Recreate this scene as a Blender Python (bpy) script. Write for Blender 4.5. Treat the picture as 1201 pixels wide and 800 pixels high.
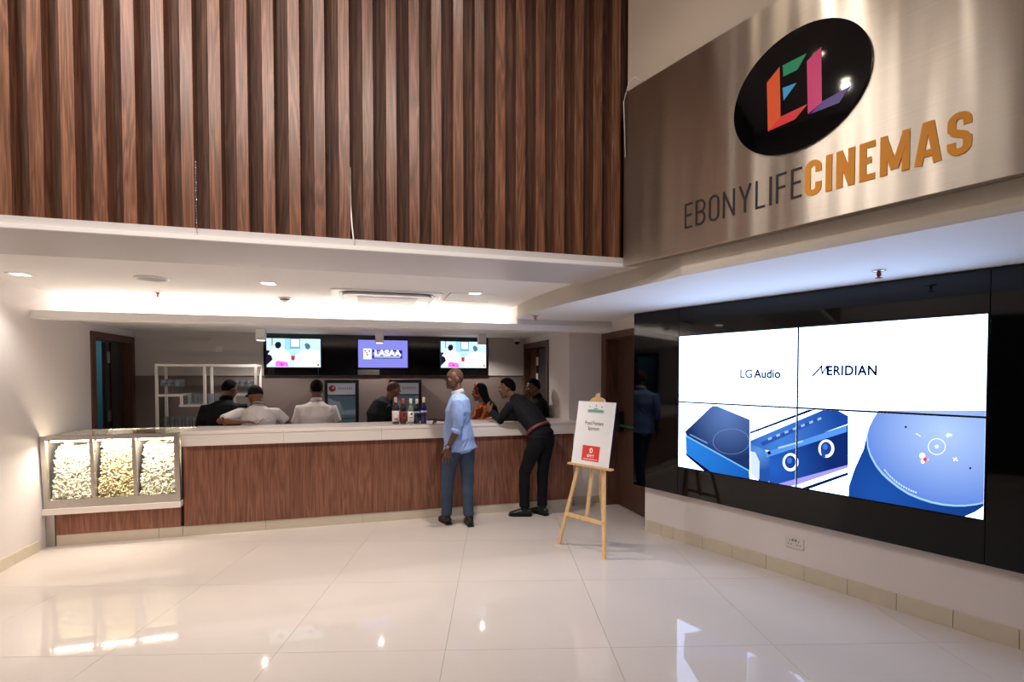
import bpy, bmesh, math, random
from mathutils import Vector, Matrix, noise as mnoise
random.seed(7)
PI = math.pi
R_ = math.radians
for o in list(bpy.data.objects):
    bpy.data.objects.remove(o, do_unlink=True)
S = bpy.context.scene
C = S.collection

# ------------------------------------------------------------------ camera
FPX, CX, CY, EYE = 600.0, 600.5, 455.5, 1.65
YAW, PIT = R_(15.9), R_(-1.46)
cd = bpy.data.cameras.new('camera')
cam = bpy.data.objects.new('camera', cd)
C.objects.link(cam)
cam.location = (0, 0, EYE)
cam.rotation_euler = (PI / 2 + PIT, 0, -YAW)
cd.sensor_fit = 'HORIZONTAL'
cd.sensor_width = 36.0
cd.lens = 36.0 * FPX / 1201.0
cd.shift_x = 0.0
cd.shift_y = (CY - 400.0) / 1201.0
cd.clip_start = 0.05
cd.clip_end = 100
S.camera = cam
cF = Vector((math.sin(YAW) * math.cos(PIT), math.cos(YAW) * math.cos(PIT), math.sin(PIT)))
cR = Vector((math.cos(YAW), -math.sin(YAW), 0))
cU = cR.cross(cF)


def ray(px, py):
    return cR * ((px - CX) / FPX) - cU * ((py - CY) / FPX) + cF


def at_y(px, py, Y):
    d = ray(px, py)
    return Vector((0, 0, EYE)) + d * (Y / d.y)


def at_z(px, py, z):
    d = ray(px, py)
    return Vector((0, 0, EYE)) + d * ((z - EYE) / d.z)


TH = R_(18.7)                       # the screen wall runs 18.7 degrees off square
W = Vector((-math.sin(TH), math.cos(TH), 0))
N = Vector((math.cos(TH), math.sin(TH), 0))
RZW = TH - PI / 2                   # local x runs along the wall to the right, local y into the wall


def at_n(px, py, n):
    d = ray(px, py)
    p = Vector((0, 0, EYE)) + d * (n / d.dot(N))
    return -p.dot(W), p.z           # (local x, height) on the plane


def RW(w, n, z=0.0):
    return W * w + N * n + Vector((0, 0, z))


# ------------------------------------------------------------------ world, exposure
wd = bpy.data.worlds.new('world')
S.world = wd
wd.use_nodes = True
wd.node_tree.nodes['Background'].inputs[0].default_value = (0.9, 0.93, 1.0, 1)
wd.node_tree.nodes['Background'].inputs[1].default_value = 0.05
S.view_settings.view_transform = 'Standard'
S.view_settings.look = 'None'
S.view_settings.gamma = 1.0
S.view_settings.use_curve_mapping = False
S.view_settings.exposure = 0.12
S.cycles.max_bounces = 10
S.cycles.diffuse_bounces = 5
S.cycles.glossy_bounces = 5
S.cycles.transparent_max_bounces = 12
S.cycles.caustics_reflective = False
S.cycles.caustics_refractive = False
S.cycles.sample_clamp_indirect = 6.0

WARM = (1.0, 0.89, 0.78)
NEUT = (1.0, 0.94, 0.88)


def lamp(kind, name, loc, power, color, size=0.1, target=None, spot=None, blend=0.6, size_y=None, spread=None):
    d = bpy.data.lights.new(name, kind)
    d.energy = power
    d.color = color
    if kind == 'AREA':
        d.shape = 'DISK' if size_y is None else 'RECTANGLE'
        d.size = size
        if size_y:
            d.size_y = size_y
        if spread:
            d.spread = spread
    else:
        d.shadow_soft_size = size
    if kind == 'SPOT':
        d.spot_size = spot
        d.spot_blend = blend
    o = bpy.data.objects.new(name, d)
    C.objects.link(o)
    o.location = loc
    if target is not None:
        o.rotation_euler = (Vector(target) - Vector(loc)).to_track_quat('-Z', 'Y').to_euler()
    return o


# high lobby downlights and three added wall washers (fixtures are built further down at the same spots)
LOBBY = [(-2.1, 2.3), (-1.35, 2.5), (-0.62, 2.65), (-0.42, 2.05), (-0.22, 1.5), (0.75, 2.35), (-2.1, 0.2), (-0.95, -0.1), (0.3, -0.3)]
LOBBY_P = [150, 70, 60, 60, 75, 50, 150, 150, 150]
LOBBY_Z = 5.18
YW_ = 3.45        # the last three are added to wash the wooden wall from the front
for i, (x, y) in enumerate(LOBBY):
    lamp('SPOT', 'lobby_lamp', (x, y, LOBBY_Z - 0.06), LOBBY_P[i], NEUT, 0.04, (x, y, 0) if i < 6 else (x + 0.3, YW_, 3.0), R_(140 if i == 0 else 118 if i < 6 else 74), 0.7)
# tray ceiling downlights
TRAY = [at_z(24, 321.5, 2.47), at_z(315, 332, 2.47), at_z(557, 344, 2.47)]
for p in TRAY:
    lamp('SPOT', 'tray_lamp', (p.x, p.y, 2.455), 34 if p.x < -2 else 78, NEUT, 0.03, (p.x, p.y, 0), R_(125), 0.7)


# ------------------------------------------------------------------ materials
MATS = {}


def nt(name):
    m = bpy.data.materials.new(name)
    m.use_nodes = True
    return m, m.node_tree.nodes, m.node_tree.links, m.node_tree.nodes['Principled BSDF']


def srgb(c):
    return tuple(((v / 255) / 12.92 if v / 255 <= 0.04045 else ((v / 255 + 0.055) / 1.055) ** 2.4) for v in c) + (1,)


def mat(name, rgb, rough=0.5, metal=0.0, spec=0.5, var=0.0, scale=12.0, bump=0.0, bscale=60.0, emit=0.0, coat=0.0):
    if name in MATS:
        return MATS[name]
    m, nd, lk, b = nt(name)
    col = srgb(rgb)
    b.inputs['Base Color'].default_value = col
    b.inputs['Roughness'].default_value = rough
    b.inputs['Metallic'].default_value = metal
    b.inputs['Specular IOR Level'].default_value = spec
    b.inputs['Coat Weight'].default_value = coat
    if emit:
        b.inputs['Emission Color'].default_value = col
        b.inputs['Emission Strength'].default_value = emit
    if var or bump:
        tc = nd.new('ShaderNodeTexCoord')
    if var:
        n = nd.new('ShaderNodeTexNoise')
        n.inputs['Scale'].default_value = scale
        n.inputs['Detail'].default_value = 4
        lk.new(tc.outputs['Object'], n.inputs['Vector'])
        mx = nd.new('ShaderNodeMix')
        mx.data_type = 'RGBA'
        mx.inputs[6].default_value = tuple(v * (1 - var) for v in col[:3]) + (1,)
        mx.inputs[7].default_value = tuple(min(1, v * (1 + var)) for v in col[:3]) + (1,)
        lk.new(n.outputs['Fac'], mx.inputs[0])
        lk.new(mx.outputs[2], b.inputs['Base Color'])
    if bump:
        n2 = nd.new('ShaderNodeTexNoise')
        n2.inputs['Scale'].default_value = bscale
        n2.inputs['Detail'].default_value = 3
        lk.new(tc.outputs['Object'], n2.inputs['Vector'])
        bp = nd.new('ShaderNodeBump')
        bp.inputs['Strength'].default_value = bump
        bp.inputs['Distance'].default_value = 0.01
        lk.new(n2.outputs['Fac'], bp.inputs['Height'])
        lk.new(bp.outputs['Normal'], b.inputs['Normal'])
    MATS[name] = m
    return m


def wood(name, dark, mid, light, rough=0.4, sx=9.0, sz=0.55, bump=0.08, spec=0.4):
    """veneer with the grain along local Z; a random shift for each object"""
    m, nd, lk, b = nt(name)
    tc = nd.new('ShaderNodeTexCoord')
    oi = nd.new('ShaderNodeObjectInfo')
    mul = nd.new('ShaderNodeVectorMath'); mul.operation = 'SCALE'
    comb = nd.new('ShaderNodeCombineXYZ')
    m1 = nd.new('ShaderNodeMath'); m1.operation = 'MULTIPLY'; m1.inputs[1].default_value = 37.0
    m2 = nd.new('ShaderNodeMath'); m2.operation = 'MULTIPLY'; m2.inputs[1].default_value = 91.0
    lk.new(oi.outputs['Random'], m1.inputs[0]); lk.new(oi.outputs['Random'], m2.inputs[0])
    lk.new(m1.outputs[0], comb.inputs[0]); lk.new(m2.outputs[0], comb.inputs[2])
    add = nd.new('ShaderNodeVectorMath'); add.operation = 'ADD'
    lk.new(tc.outputs['Object'], add.inputs[0]); lk.new(comb.outputs[0], add.inputs[1])
    mp = nd.new('ShaderNodeMapping')
    mp.inputs['Scale'].default_value = (sx, sx, sz)
    lk.new(add.outputs[0], mp.inputs['Vector'])
    n1 = nd.new('ShaderNodeTexNoise')
    n1.inputs['Scale'].default_value = 1.3; n1.inputs['Detail'].default_value = 3; n1.inputs['Distortion'].default_value = 0.4
    lk.new(mp.outputs[0], n1.inputs['Vector'])
    # growth rings from the iso-lines of a slow noise
    mm = nd.new('ShaderNodeMath'); mm.operation = 'MULTIPLY'; mm.inputs[1].default_value = 20.0
    lk.new(n1.outputs['Fac'], mm.inputs[0])
    fr = nd.new('ShaderNodeMath'); fr.operation = 'PINGPONG'; fr.inputs[1].default_value = 1.0
    lk.new(mm.outputs[0], fr.inputs[0])
    # fine fibres
    mp2 = nd.new('ShaderNodeMapping')
    mp2.inputs['Scale'].default_value = (sx * 14, sx * 14, sz * 5)
    lk.new(add.outputs[0], mp2.inputs['Vector'])
    n2 = nd.new('ShaderNodeTexNoise'); n2.inputs['Scale'].default_value = 1.0; n2.inputs['Detail'].default_value = 4
    lk.new(mp2.outputs[0], n2.inputs['Vector'])
    mx = nd.new('ShaderNodeMath'); mx.operation = 'MULTIPLY_ADD'; mx.inputs[1].default_value = 0.30
    lk.new(fr.outputs[0], mx.inputs[0])
    h2 = nd.new('ShaderNodeMath'); h2.operation = 'MULTIPLY'; h2.inputs[1].default_value = 0.75
    lk.new(n2.outputs['Fac'], h2.inputs[0]); lk.new(h2.outputs[0], mx.inputs[2])
    cr = nd.new('ShaderNodeValToRGB')
    cr.color_ramp.elements[0].position = 0.18; cr.color_ramp.elements[0].color = srgb(dark)
    cr.color_ramp.elements[1].position = 0.95; cr.color_ramp.elements[1].color = srgb(light)
    e = cr.color_ramp.elements.new(0.5); e.color = srgb(mid)
    lk.new(mx.outputs[0], cr.inputs[0])
    hs = nd.new('ShaderNodeHueSaturation')
    mr = nd.new('ShaderNodeMapRange'); mr.inputs[3].default_value = 0.86; mr.inputs[4].default_value = 1.12
    lk.new(oi.outputs['Random'], mr.inputs[0]); lk.new(mr.outputs[0], hs.inputs['Value'])
    lk.new(cr.outputs[0], hs.inputs['Color'])
    lk.new(hs.outputs[0], b.inputs['Base Color'])
    b.inputs['Roughness'].default_value = rough
    b.inputs['Specular IOR Level'].default_value = spec
    bp = nd.new('ShaderNodeBump'); bp.inputs['Strength'].default_value = bump; bp.inputs['Distance'].default_value = 0.003
    lk.new(n2.outputs['Fac'], bp.inputs['Height']); lk.new(bp.outputs[0], b.inputs['Normal'])
    MATS[name] = m
    return m


def glass(name, rgb=(255, 255, 255), refl=0.06, rough=0.02, tint=1.0):
    """thin pane: mostly clear, mirrors a little, more at grazing angles"""
    m, nd, lk, b = nt(name)
    nd.remove(b)
    t = nd.new('ShaderNodeBsdfTransparent'); t.inputs[0].default_value = tuple(v * tint for v in srgb(rgb)[:3]) + (1,)
    g = nd.new('ShaderNodeBsdfGlossy'); g.inputs['Roughness'].default_value = rough
    fr = nd.new('ShaderNodeLayerWeight'); fr.inputs[0].default_value = 0.5
    pw = nd.new('ShaderNodeMath'); pw.operation = 'POWER'; pw.inputs[1].default_value = 4.0
    lk.new(fr.outputs['Facing'], pw.inputs[0])
    ad = nd.new('ShaderNodeMath'); ad.operation = 'MULTIPLY_ADD'; ad.inputs[1].default_value = 0.5; ad.inputs[2].default_value = refl; ad.use_clamp = True
    lk.new(pw.outputs[0], ad.inputs[0])
    mx = nd.new('ShaderNodeMixShader')
    lk.new(ad.outputs[0], mx.inputs[0]); lk.new(t.outputs[0], mx.inputs[1]); lk.new(g.outputs[0], mx.inputs[2])
    lk.new(mx.outputs[0], nd['Material Output'].inputs[0])
    MATS[name] = m
    return m


def light_mat(name, rgb, strength):
    if name in MATS:
        return MATS[name]
    m, nd, lk, b = nt(name)
    nd.remove(b)
    e = nd.new('ShaderNodeEmission')
    e.inputs[0].default_value = srgb(rgb)
    e.inputs[1].default_value = strength
    lk.new(e.outputs[0], nd['Material Output'].inputs[0])
    MATS[name] = m
    return m


M_WALL = mat('white_paint', (222, 212, 206), 0.6, var=0.03, scale=3, bump=0.03, bscale=120)
M_CEIL = mat('ceiling_paint', (242, 239, 236), 0.7, var=0.02, scale=2)
M_LIP = mat('lip_paint', (232, 226, 222), 0.45)
M_BEAM = mat('beam_paint', (196, 188, 186), 0.35, var=0.02, scale=2)
M_FASCIA = mat('fascia_paint', (240, 231, 218), 0.65, var=0.02, scale=2)
M_TAUPE = mat('taupe_tone', (128, 112, 106), 0.6, var=0.03, scale=3)
M_UPPERBACK = mat('grey_tone', (196, 188, 182), 0.6, var=0.03, scale=3)
M_SLAT = wood('walnut_slats', (64, 38, 26), (106, 67, 47), (158, 107, 79), 0.34, 9.0, 0.5, 0.1, 0.45)
M_BOARD = wood('walnut_board', (54, 35, 27), (80, 54, 42), (112, 80, 63), 0.6, 9.0, 0.5, 0.1, 0.15)
M_COUNTER = wood('walnut_counter', (92, 54, 40), (124, 79, 60), (160, 110, 86), 0.38, 6.0, 0.45, 0.06, 0.4)
M_DOORW = wood('walnut_door', (56, 36, 28), (86, 58, 45), (112, 78, 60), 0.45, 7.0, 0.45, 0.06)
M_DARKW = wood('dark_door', (38, 32, 29), (54, 46, 42), (70, 60, 54), 0.5, 7.0, 0.45, 0.05)
M_PINE = wood('pine', (206, 160, 104), (226, 184, 128), (240, 206, 156), 0.5, 14.0, 1.0, 0.04)
M_STEEL = mat('steel', (190, 184, 178), 0.28, 0.9, var=0.05, scale=30)
M_QUARTZ = mat('quartz', (228, 216, 206), 0.18, var=0.02, scale=20)
M_PLINTH = mat('plinth_tile', (196, 182, 162), 0.25, var=0.05, scale=6)
M_BASE = mat('skirting_tile', (206, 193, 170), 0.35, var=0.07, scale=9, bump=0.03)
M_GROUT = mat('grout', (112, 102, 96), 0.8)
M_BLACKG = mat('black_gloss', (3, 4, 7), 0.04, spec=0.36)
M_BLACK = mat('black_plastic', (14, 14, 16), 0.4)
M_WHITEP = mat('white_plastic', (232, 230, 226), 0.4)
M_GREYP = mat('grey_plastic', (120, 118, 116), 0.5)
M_CHROME = mat('chrome', (210, 210, 212), 0.15, 1.0)
M_RED = mat('red_glass', (200, 40, 24), 0.3)
M_GLASS = glass('clear_glass')
M_DRINK = glass('drinking_glass', (246, 250, 252), 0.11, 0.06, 1.0)


def floor_tile_mat():
    m, nd, lk, b = nt('polished_tile')
    tc = nd.new('ShaderNodeTexCoord')
    n = nd.new('ShaderNodeTexNoise'); n.inputs['Scale'].default_value = 1.6; n.inputs['Detail'].default_value = 5
    lk.new(tc.outputs['Object'], n.inputs['Vector'])
    cr = nd.new('ShaderNodeValToRGB')
    cr.color_ramp.elements[0].color = srgb((203, 190, 180)); cr.color_ramp.elements[1].color = srgb((212, 200, 190))
    lk.new(n.outputs['Fac'], cr.inputs[0]); lk.new(cr.outputs[0], b.inputs['Base Color'])
    b.inputs['Roughness'].default_value = 0.035
    b.inputs['Specular IOR Level'].default_value = 0.28
    n2 = nd.new('ShaderNodeTexNoise'); n2.inputs['Scale'].default_value = 2.5
    lk.new(tc.outputs['Object'], n2.inputs['Vector'])
    bp = nd.new('ShaderNodeBump'); bp.inputs['Strength'].default_value = 0.015; bp.inputs['Distance'].default_value = 0.01
    lk.new(n2.outputs['Fac'], bp.inputs['Height']); lk.new(bp.outputs[0], b.inputs['Normal'])
    return m


M_TILE = floor_tile_mat()


def brushed_mat():
    m, nd, lk, b = nt('brushed_steel')
    tc = nd.new('ShaderNodeTexCoord')
    mp = nd.new('ShaderNodeMapping'); mp.inputs['Scale'].default_value = (2.0, 2.0, 420.0)
    lk.new(tc.outputs['Object'], mp.inputs['Vector'])
    n = nd.new('ShaderNodeTexNoise'); n.inputs['Scale'].default_value = 1.0; n.inputs['Detail'].default_value = 3
    lk.new(mp.outputs[0], n.inputs['Vector'])
    cr = nd.new('ShaderNodeValToRGB')
    cr.color_ramp.elements[0].color = srgb((186, 176, 164)); cr.color_ramp.elements[1].color = srgb((212, 202, 190))
    lk.new(n.outputs['Fac'], cr.inputs[0]); lk.new(cr.outputs[0], b.inputs['Base Color'])
    b.inputs['Metallic'].default_value = 1.0
    b.inputs['Roughness'].default_value = 0.3
    b.inputs['Anisotropic'].default_value = 0.85
    b.inputs['Anisotropic Rotation'].default_value = 0.25
    tg = nd.new('ShaderNodeTangent'); tg.direction_type = 'RADIAL'; tg.axis = 'Z'
    lk.new(tg.outputs[0], b.inputs['Tangent'])
    # slow waviness of the sheet
    mp2 = nd.new('ShaderNodeMapping'); mp2.inputs['Scale'].default_value = (3.2, 3.2, 0.25)
    lk.new(tc.outputs['Object'], mp2.inputs['Vector'])
    n2 = nd.new('ShaderNodeTexNoise'); n2.inputs['Scale'].default_value = 1.4; n2.inputs['Detail'].default_value = 1
    lk.new(mp2.outputs[0], n2.inputs['Vector'])
    bp = nd.new('ShaderNodeBump'); bp.inputs['Strength'].default_value = 0.55; bp.inputs['Distance'].default_value = 0.03
    lk.new(n2.outputs['Fac'], bp.inputs['Height']); lk.new(bp.outputs[0], b.inputs['Normal'])
    return m


M_BRUSH = brushed_mat()


# ------------------------------------------------------------------ mesh helpers
def thing(name, label, cat, loc=(0, 0, 0), rotz=0.0, group=None):
    o = bpy.data.objects.new(name, None)
    C.objects.link(o)
    o.empty_display_size = 0.1
    o.location = loc
    o.rotation_euler = (0, 0, rotz)
    o['label'] = label
    o['category'] = cat
    if group:
        o['group'] = group
    return o


def tag(o, label, cat, group=None):
    o['label'] = label
    o['category'] = cat
    if group:
        o['group'] = group
    return o


def fin(name, bm, material, parent=None, smooth=False, loc=None, rotz=0.0):
    me = bpy.data.meshes.new(name)
    bmesh.ops.recalc_face_normals(bm, faces=bm.faces)
    bm.to_mesh(me)
    bm.free()
    if smooth:
        for p in me.polygons:
            p.use_smooth = True
    return from_me(name, me, material, parent, loc, rotz)


def from_me(name, me, material, parent=None, loc=None, rotz=0.0):
    if material and not me.materials:
        me.materials.append(material)
    o = bpy.data.objects.new(name, me)
    C.objects.link(o)
    o.parent = parent
    if loc is not None:
        o.location = loc
    if rotz:
        o.rotation_euler = (0, 0, rotz)
    return o


def struct(o):
    o['kind'] = 'structure'
    return o


def B(x0, x1, y0, y1, z0, z1, bm=None, bevel=0.0):
    new = bmesh.new() if bm is None else bm
    vs = [new.verts.new((x, y, z)) for x in (x0, x1) for y in (y0, y1) for z in (z0, z1)]
    f = [(0, 1, 3, 2), (4, 6, 7, 5), (0, 4, 5, 1), (2, 3, 7, 6), (0, 2, 6, 4), (1, 5, 7, 3)]
    fs = [new.faces.new([vs[i] for i in q]) for q in f]
    if bevel:
        es = set(e for q in fs for e in q.edges)
        bmesh.ops.bevel(new, geom=list(es), offset=bevel, segments=2, affect='EDGES', profile=0.5)
    return new


def box(name, x0, x1, y0, y1, z0, z1, material, parent=None, bevel=0.0, **k):
    return fin(name, B(x0, x1, y0, y1, z0, z1, None, bevel), material, parent, **k)


def prism(name, pts, z0, z1, material, parent=None, **k):
    """extrude a plan polygon"""
    bm = bmesh.new()
    lo = [bm.verts.new((p[0], p[1], z0)) for p in pts]
    hi = [bm.verts.new((p[0], p[1], z1)) for p in pts]
    bm.faces.new(lo); bm.faces.new(hi)
    n = len(pts)
    for i in range(n):
        bm.faces.new((lo[i], lo[(i + 1) % n], hi[(i + 1) % n], hi[i]))
    return fin(name, bm, material, parent, **k)


def plate(bm, pts, y0, y1):
    """polygon in the local xz plane, from y0 (front) to y1"""
    a = [bm.verts.new((p[0], y0, p[1])) for p in pts]
    b = [bm.verts.new((p[0], y1, p[1])) for p in pts]
    bm.faces.new(a); bm.faces.new(b)
    n = len(pts)
    for i in range(n):
        bm.faces.new((a[i], a[(i + 1) % n], b[(i + 1) % n], b[i]))
    return bm


def rod(bm, p0, p1, r0, r1=None, seg=10, caps=True):
    p0, p1 = Vector(p0), Vector(p1)
    r1 = r0 if r1 is None else r1
    d = (p1 - p0).normalized()
    a = d.orthogonal().normalized()
    b = d.cross(a)
    r = [[bm.verts.new(p + (a * math.cos(2 * PI * i / seg) + b * math.sin(2 * PI * i / seg)) * q) for i in range(seg)] for p, q in ((p0, r0), (p1, r1))]
    for i in range(seg):
        bm.faces.new((r[0][i], r[0][(i + 1) % seg], r[1][(i + 1) % seg], r[1][i]))
    if caps:
        bm.faces.new(r[0]); bm.faces.new(r[1])
    return bm


def bar(bm, p0, p1, w, t, side=Vector((1, 0, 0))):
    """rectangular bar between two points"""
    p0, p1 = Vector(p0), Vector(p1)
    d = (p1 - p0).normalized()
    a = (side - d * side.dot(d)).normalized()
    b = d.cross(a)
    vs = [bm.verts.new(p + a * sx * w / 2 + b * sy * t / 2) for p in (p0, p1) for sx, sy in ((-1, -1), (1, -1), (1, 1), (-1, 1))]
    for q in ((0, 1, 2, 3), (4, 5, 6, 7), (0, 1, 5, 4), (1, 2, 6, 5), (2, 3, 7, 6), (3, 0, 4, 7)):
        bm.faces.new([vs[i] for i in q])
    return bm


def path_tube(bm, pts, r, seg=8):
    pts = [Vector(p) for p in pts]
    rings = []
    for i, p in enumerate(pts):
        d = (pts[min(i + 1, len(pts) - 1)] - pts[max(i - 1, 0)]).normalized()
        a = Vector((0, 0, 1)) if abs(d.z) < 0.9 else Vector((1, 0, 0))
        a = (a - d * a.dot(d)).normalized()
        b = d.cross(a)
        rings.append([bm.verts.new(p + (a * math.cos(2 * PI * k / seg) + b * math.sin(2 * PI * k / seg)) * r) for k in range(seg)])
    for q, w in zip(rings, rings[1:]):
        for k in range(seg):
            bm.faces.new((q[k], q[(k + 1) % seg], w[(k + 1) % seg], w[k]))
    bm.faces.new(rings[0]); bm.faces.new(rings[-1])
    return bm


def lathe(bm, prof, seg=16, cx=0, cy=0):
    """profile of (r, z) about a vertical axis; closed at r = 0"""
    rings = []
    for r, z in prof:
        if r < 1e-5:
            rings.append([bm.verts.new((cx, cy, z))])
        else:
            rings.append([bm.verts.new((cx + r * math.cos(2 * PI * k / seg), cy + r * math.sin(2 * PI * k / seg), z)) for k in range(seg)])
    for a, b in zip(rings, rings[1:]):
        for k in range(seg):
            k2 = (k + 1) % seg
            if len(a) == 1 and len(b) == 1:
                continue
            if len(a) == 1:
                bm.faces.new((a[0], b[k2], b[k]))
            elif len(b) == 1:
                bm.faces.new((a[k], a[k2], b[0]))
            else:
                bm.faces.new((a[k], a[k2], b[k2], b[k]))
    return bm


def circle(cx, cz, rx, rz=None, n=40, a0=0.0, a1=2 * PI):
    rz = rx if rz is None else rz
    full = abs(a1 - a0 - 2 * PI) < 1e-6
    m = n if full else n + 1
    return [(cx + rx * math.cos(a0 + (a1 - a0) * i / n), cz + rz * math.sin(a0 + (a1 - a0) * i / n)) for i in range(m)]


def flat(name, pts, y, material, parent, t=0.001):
    return fin(name, plate(bmesh.new(), pts, y, y + t), material, parent)


def text_me(body, size, align='CENTER', ext=0.0, sx=1.0, off=0.0, space=1.0, shear=0.0):
    cu = bpy.data.curves.new('lettering', 'FONT')
    cu.body = body
    cu.size = size
    cu.align_x = align
    cu.extrude = ext
    cu.offset = off
    cu.space_character = space
    cu.shear = shear
    o = bpy.data.objects.new('lettering', cu)
    C.objects.link(o)
    dg = bpy.context.evaluated_depsgraph_get()
    me = bpy.data.meshes.new_from_object(o.evaluated_get(dg))
    bpy.data.objects.remove(o, do_unlink=True)
    bpy.data.curves.remove(cu)
    # stand the text up: x right, z up, facing -y
    for v in me.vertices:
        x, y, z = v.co
        v.co = (x * sx, -z, y)
    me.materials.clear()
    return me


def text(body, size, x, y, z, material, parent, name='lettering', **k):
    o = from_me(name, text_me(body, size, **k), material, parent)
    o.location = (x, y, z)
    return o


# ================================================================== THE SETTING
XL, YC, YB = -2.97, 5.93, 7.95      # left wall, counter front, back wall
XRET, YFACE, XDOOR = 2.47, 6.03, 2.93
NW, NF = 4.25, 2.87                 # screen wall, sign wall
ZT, ZS, ZLIP, ZB, ZTOP = 2.47, 2.31, 2.18, 2.24, 5.2
YW = 3.45                           # front of the wooden slats

# floor: grout bed and one-metre tiles, turned 14.2 degrees
fl = struct(box('floor', -4.2, 6.2, -5.2, 9.2, -0.06, -0.006, M_GROUT))
tl = bmesh.new()
B(-0.499, 0.499, -0.499, 0.499, -0.006, 0.0, tl)
tile_me = bpy.data.meshes.new('tile')
bmesh.ops.recalc_face_normals(tl, faces=tl.faces)
tl.to_mesh(tile_me); tl.free()
tile_me.materials.append(M_TILE)
TA = R_(14.2)
tu, tv = Vector((math.sin(TA), math.cos(TA), 0)), Vector((math.cos(TA), -math.sin(TA), 0))
for i in range(-9, 10):
    for j in range(-9, 12):
        c = tv * (-0.31 + 0.5 + i) + tu * (3.05 + 0.5 + (j - 3) * 1.02)
        if -3.6 < c.x < 5.4 and -4.6 < c.y < 8.6:
            t = from_me('tile', tile_me, None, fl)
            t.location = c
            t.scale = (1, 1.02, 1)
            t.rotation_euler = (0, 0, -TA)

# left wall with its doorway (Y 6.9 - 7.8)
wl = bmesh.new()
B(XL - 0.15, XL, 3.45, 6.86, 0, ZTOP, wl)
B(XL - 0.15, XL, 7.84, YB, 0, ZTOP, wl)
B(XL - 0.15, XL, 6.86, 7.84, 2.10, ZTOP, wl)
struct(fin('wall_left', wl, M_WALL))
struct(box('wall_lobby', XL - 0.15, XL, -5.0, 3.45, 0, 2.6, mat('dark_wall', (44, 40, 40), 0.5, var=0.05, scale=3)))
struct(box('wall_lobby_upper', XL - 0.15, XL, -5.0, 3.45, 2.6, ZTOP, M_WALL))
# back wall: taupe below, paler and proud above
struct(box('wall_back', XL - 0.15, XRET + 0.15, YB, YB + 0.15, 0, 2.47, M_TAUPE))
struct(box('wall_back_upper', XL, XRET, YB - 0.03, YB, 1.645, ZB, M_UPPERBACK))
# return wall at the bar's right end, with its doorway
wr = bmesh.new()
B(XRET, XRET + 0.12, YFACE, 6.87, 0, ZS, wr)
B(XRET, XRET + 0.12, 7.86, YB, 0, ZS, wr)
B(XRET, XRET + 0.12, 6.87, 7.86, 2.11, ZS, wr)
struct(fin('wall_return', wr, M_WALL))
struct(box('wall_end', XRET + 0.12, XDOOR, YFACE, YFACE + 0.12, 0, ZS, M_WALL))
# doorway wall between the bar and the screen wall
wdm = bmesh.new()
B(XDOOR, XDOOR + 0.3, 4.86, YFACE + 0.12, 2.19, ZS, wdm)
B(XDOOR + 0.24, XDOOR + 0.3, 4.86, YFACE + 0.12, 0, 2.19, wdm)
struct(fin('wall_doorway', wdm, M_WALL))
# screen wall
a, b_ = RW(3.66, NW), RW(-6.2, NW)
struct(prism('wall_right', [(a.x, a.y), (b_.x, b_.y), ((b_ + N * .2).x, (b_ + N * .2).y), ((a + N * .2).x, (a + N * .2).y)], 0, ZS, M_WALL))
# sign wall above the screen soffit
a, b_ = RW(2.66, NF), RW(-6.2, NF)
struct(prism('wall_sign', [(a.x, a.y), (b_.x, b_.y), ((b_ + N * .2).x, (b_ + N * .2).y), ((a + N * .2).x, (a + N * .2).y)], 2.455, ZTOP, mat('sign_wall_paint', (206, 190, 172), 0.65, var=0.03, scale=2)))
M_DARKWALL = mat('dark_wall', (44, 40, 40), 0.5, var=0.05, scale=3)
struct(box('wall_front', XL - 0.15, 6.2, -5.2, -5.0, 0, ZTOP, M_DARKWALL))
struct(box('ceiling', XL - 0.15, 6.2, -5.2, 3.9, ZTOP, ZTOP + 0.1, M_CEIL))

# curved bulkhead edge in plan
CURVE = [RW(-6.2, NF), RW(2.18, NF), Vector((1.985, 3.22, 0)), Vector((1.93, 3.5, 0)), Vector((1.86, 3.9, 0)), Vector((1.79, 4.3, 0)),
         Vector((1.745, 4.6, 0)), Vector((1.715, 4.95, 0)), Vector((1.70, 5.32, 0)), Vector((1.71, 5.76, 0))]
# soffit over the screen
pts = [(p.x, p.y) for p in CURVE] + [(XDOOR + 0.3, 5.76), (XDOOR + 0.3, 4.86)]
e = RW(3.6, NW); g = RW(-6.2, NW)
pts += [(e.x + .2, e.y), (g.x + .2, g.y)]
struct(prism('ceiling_soffit', pts, ZS, ZS + 0.029, M_CEIL))
# bulkhead face under the wooden wall
bm = bmesh.new()
lo0 = [bm.verts.new((p.x, p.y, ZS)) for p in CURVE]
hi0 = [bm.verts.new((p.x, p.y, ZT)) for p in CURVE]
for i in range(len(CURVE) - 1):
    bm.faces.new((lo0[i], lo0[i + 1], hi0[i + 1], hi0[i]))
r = bmesh.ops.solidify(bm, geom=bm.faces[:], thickness=-0.02)
struct(fin('trim_1', bm, M_FASCIA, smooth=False))
# tray ceiling, front beam and lip
struct(box('ceiling_tray', XL, 1.9, YW + 0.72, 6.38, ZT, ZT + 0.05, M_CEIL))
struct(box('trim_2', XL, 1.95, YW - 0.005, YW + 0.72, ZT - 0.022, ZT + 0.05, M_BEAM))
struct(box('trim_3', XL, 1.97, YW - 0.03, YW - 0.005, ZT - 0.022, ZT + 0.004, M_LIP))
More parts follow.
